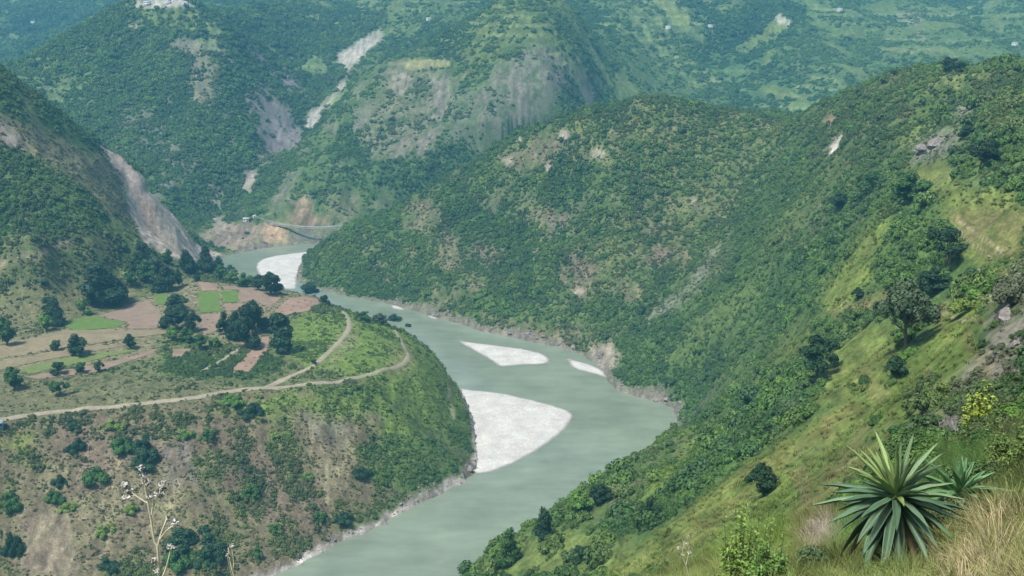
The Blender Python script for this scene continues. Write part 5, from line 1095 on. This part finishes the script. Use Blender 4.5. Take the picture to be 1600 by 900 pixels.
# ------------------------------------------------------------------ buildings, all far away but one
M_WALL = simple_mat('whitewash', (.72, .70, .66), scale=2); M_TEAL = simple_mat('teal_paint', (.22, .42, .40), scale=2); M_TIN = simple_mat('tin_roof', (.45, .50, .55), scale=2, rough=.4); M_DARK = simple_mat('dark_opening', (.03, .03, .03))
def box(cx, cy_, cz, sx, sy, sz):
    c = np.array([(cx + a * sx / 2, cy_ + b_ * sy / 2, cz + d * sz / 2) for a in (-1, 1) for b_ in (-1, 1) for d in (-1, 1)]); f = np.array([(0, 1, 3, 2), (4, 6, 7, 5), (0, 4, 5, 1), (2, 3, 7, 6), (0, 2, 6, 4), (1, 5, 7, 3)]); return c, f
def house(u, v, w, d, h, rz, wall, label, y0, group=None, name='house'):
    p = ground_px(u, v, y0); e = bpy.data.objects.new(name, None); COL.objects.link(e); e.location = p; e.rotation_euler = (0, 0, rz); tag(e, label, name, group)
    mesh_np('wall', *box(0, 0, h / 2 - 1, w, d, h + 2), wall, e)
    o = .35; c = np.array([(-w / 2 - o, -d / 2 - o, h), (w / 2 + o, -d / 2 - o, h), (w / 2 + o, 0, h + d * .28), (-w / 2 - o, 0, h + d * .28), (-w / 2 - o, d / 2 + o, h), (w / 2 + o, d / 2 + o, h)]); c = np.concatenate([c, c + [0, 0, .12]])
    f = np.array([(0, 3, 2, 1), (3, 4, 5, 2), (6, 7, 8, 9), (9, 8, 11, 10), (0, 1, 7, 6), (4, 10, 11, 5), (1, 2, 8, 7), (2, 5, 11, 8), (0, 6, 9, 3), (3, 9, 10, 4)]); mesh_np('roof', c, f, M_TIN, e)
    mesh_np('door', *box(w * .15, -d / 2 - .03, 1.0, .9, .05, 2.0), M_DARK, e)
    for sx in (-.3, .38): mesh_np('window', *box(w * sx, -d / 2 - .03, 1.5, .8, .05, .8), M_DARK, e)
house(-3, 668, 4.5, 3.5, 2.6, .3, M_TEAL, 'teal walled hut half out of the picture beside the dirt road', 300, None, 'hut')
for u, v, lb in [(670, 33, 'white house above the pale landslide'), (1044, 46, 'white house at the lower end of the light grass spur'), (1110, 44, 'white house alone in the hazy woods past the grass spur'), (230, 8, 'white house at one end of the bare summit plateau'), (262, 6, 'white house in the middle of the bare summit plateau'),
                 (290, 9, 'white house at the other end of the bare summit plateau'), (1312, 18, 'white house in the highest far terraces'), (52, 37, 'white house alone on the bluest far slope'), (1585, 72, 'white house on the far terraces at the picture edge')]:
    house(u, v, 8, 5.5, 4, RNG.uniform(-.4, .4), M_WALL, lb, 1200, 'far white houses')

# ------------------------------------------------------------------ hanging footbridge over the far bend
def footbridge():
    st = [(398, 346.5, 1122), (415, 349.5, 1112), (440, 353, 1101), (470, 356, 1091), (500, 357.3, 1083), (535, 355.5, 1078), (570, 352, 1074), (605, 346, 1071)]
    p = np.array(smooth_line([Wy(*q) for q in st], 2)); e = bpy.data.objects.new('footbridge', None); COL.objects.link(e); o0 = p[0].copy(); e.location = o0; tag(e, 'long sagging footbridge hanging over the far river bend', 'bridge'); p = p - o0
    tn = np.gradient(p, axis=0); tn[:, 2] = 0; tn /= np.linalg.norm(tn, axis=1)[:, None]; nr = np.stack([-tn[:, 1], tn[:, 0], 0 * tn[:, 0]], 1); w = 1.1; c = []
    for q, n_ in zip(p, nr): c += [q - n_ * w, q + n_ * w, q + n_ * w - [0, 0, .35], q - n_ * w - [0, 0, .35]]
    ii = np.arange(len(p) * 4).reshape(-1, 4); jj = np.roll(ii, -1, 1); f = np.stack([ii[:-1], jj[:-1], jj[1:], ii[1:]], -1).reshape(-1, 4); mesh_np('deck', np.array(c), f, M_TRACK, e)
    for s in (-1, 1):
        rail = p + nr * w * s + [0, 0, 1.3]; t = np.linspace(0, 1, len(p))[:, None]; cab = p + nr * w * s + np.array([0, 0, 1]) * (1.6 + 5.5 * (2 * t - 1) ** 2)
        mesh_np('handrail', *tube(rail, .12, 5), M_TIN, e); mesh_np('cable', *tube(cab, .14, 5), M_TIN, e)
        mesh_np('hanger', *join([tube([a, b_], .06, 4) for a, b_ in zip(p[::2] + nr[::2] * w * s, cab[::2])]), M_TIN, e)
    for k in (0, -1):
        g = float(z_at(p[k][0] + o0[0], p[k][1] + o0[1])) - o0[2]; bs = []
        for s in (-1, 1): q = p[k] + nr[k] * w * 1.3 * s; bs.append(box(q[0], q[1], (g - 1 + p[k][2] + 7.3) / 2, .9, .9, p[k][2] + 7.3 - g + 1))
        q = p[k]; bs.append(box(q[0], q[1], q[2] + 6.8, .7, 3.6, .6)); mesh_np('tower', *join(bs), M_WALL, e)
footbridge()
for u, v, lb in [(385, 346, 'tiny grey shed at the near end of the footbridge')]: house(u, v, 6, 4, 3, .2, M_WALL, lb, 1050, None, 'shed')

# ------------------------------------------------------------------ the air between here and the mountains
bm = bmesh.new(); bmesh.ops.create_cube(bm, size=1)
hm = bpy.data.meshes.new('haze'); zb, zt = float(GZ.min()) - 1.5, float(GZ.max()) + 25
bmesh.ops.scale(bm, vec=(9600, 5900, zt - zb), verts=bm.verts); bmesh.ops.translate(bm, vec=(0, 2500, (zt + zb) / 2), verts=bm.verts); bm.to_mesh(hm); bm.free()
mh = bpy.data.materials.new('haze_air'); mh.use_nodes = True; nt = mh.node_tree; nt.nodes.remove(nt.nodes['Principled BSDF'])
pv = nt.nodes.new('ShaderNodeVolumePrincipled'); pv.inputs['Color'].default_value = (.20, .64, 1.0, 1); pv.inputs['Density'].default_value = .00019; pv.inputs['Anisotropy'].default_value = .0
nt.links.new(pv.outputs[0], nt.nodes['Material Output'].inputs['Volume']); hm.materials.append(mh)
ho = bpy.data.objects.new('haze', hm); COL.objects.link(ho); tag(ho, 'thin blue haze filling the valley', 'haze', kind='stuff')
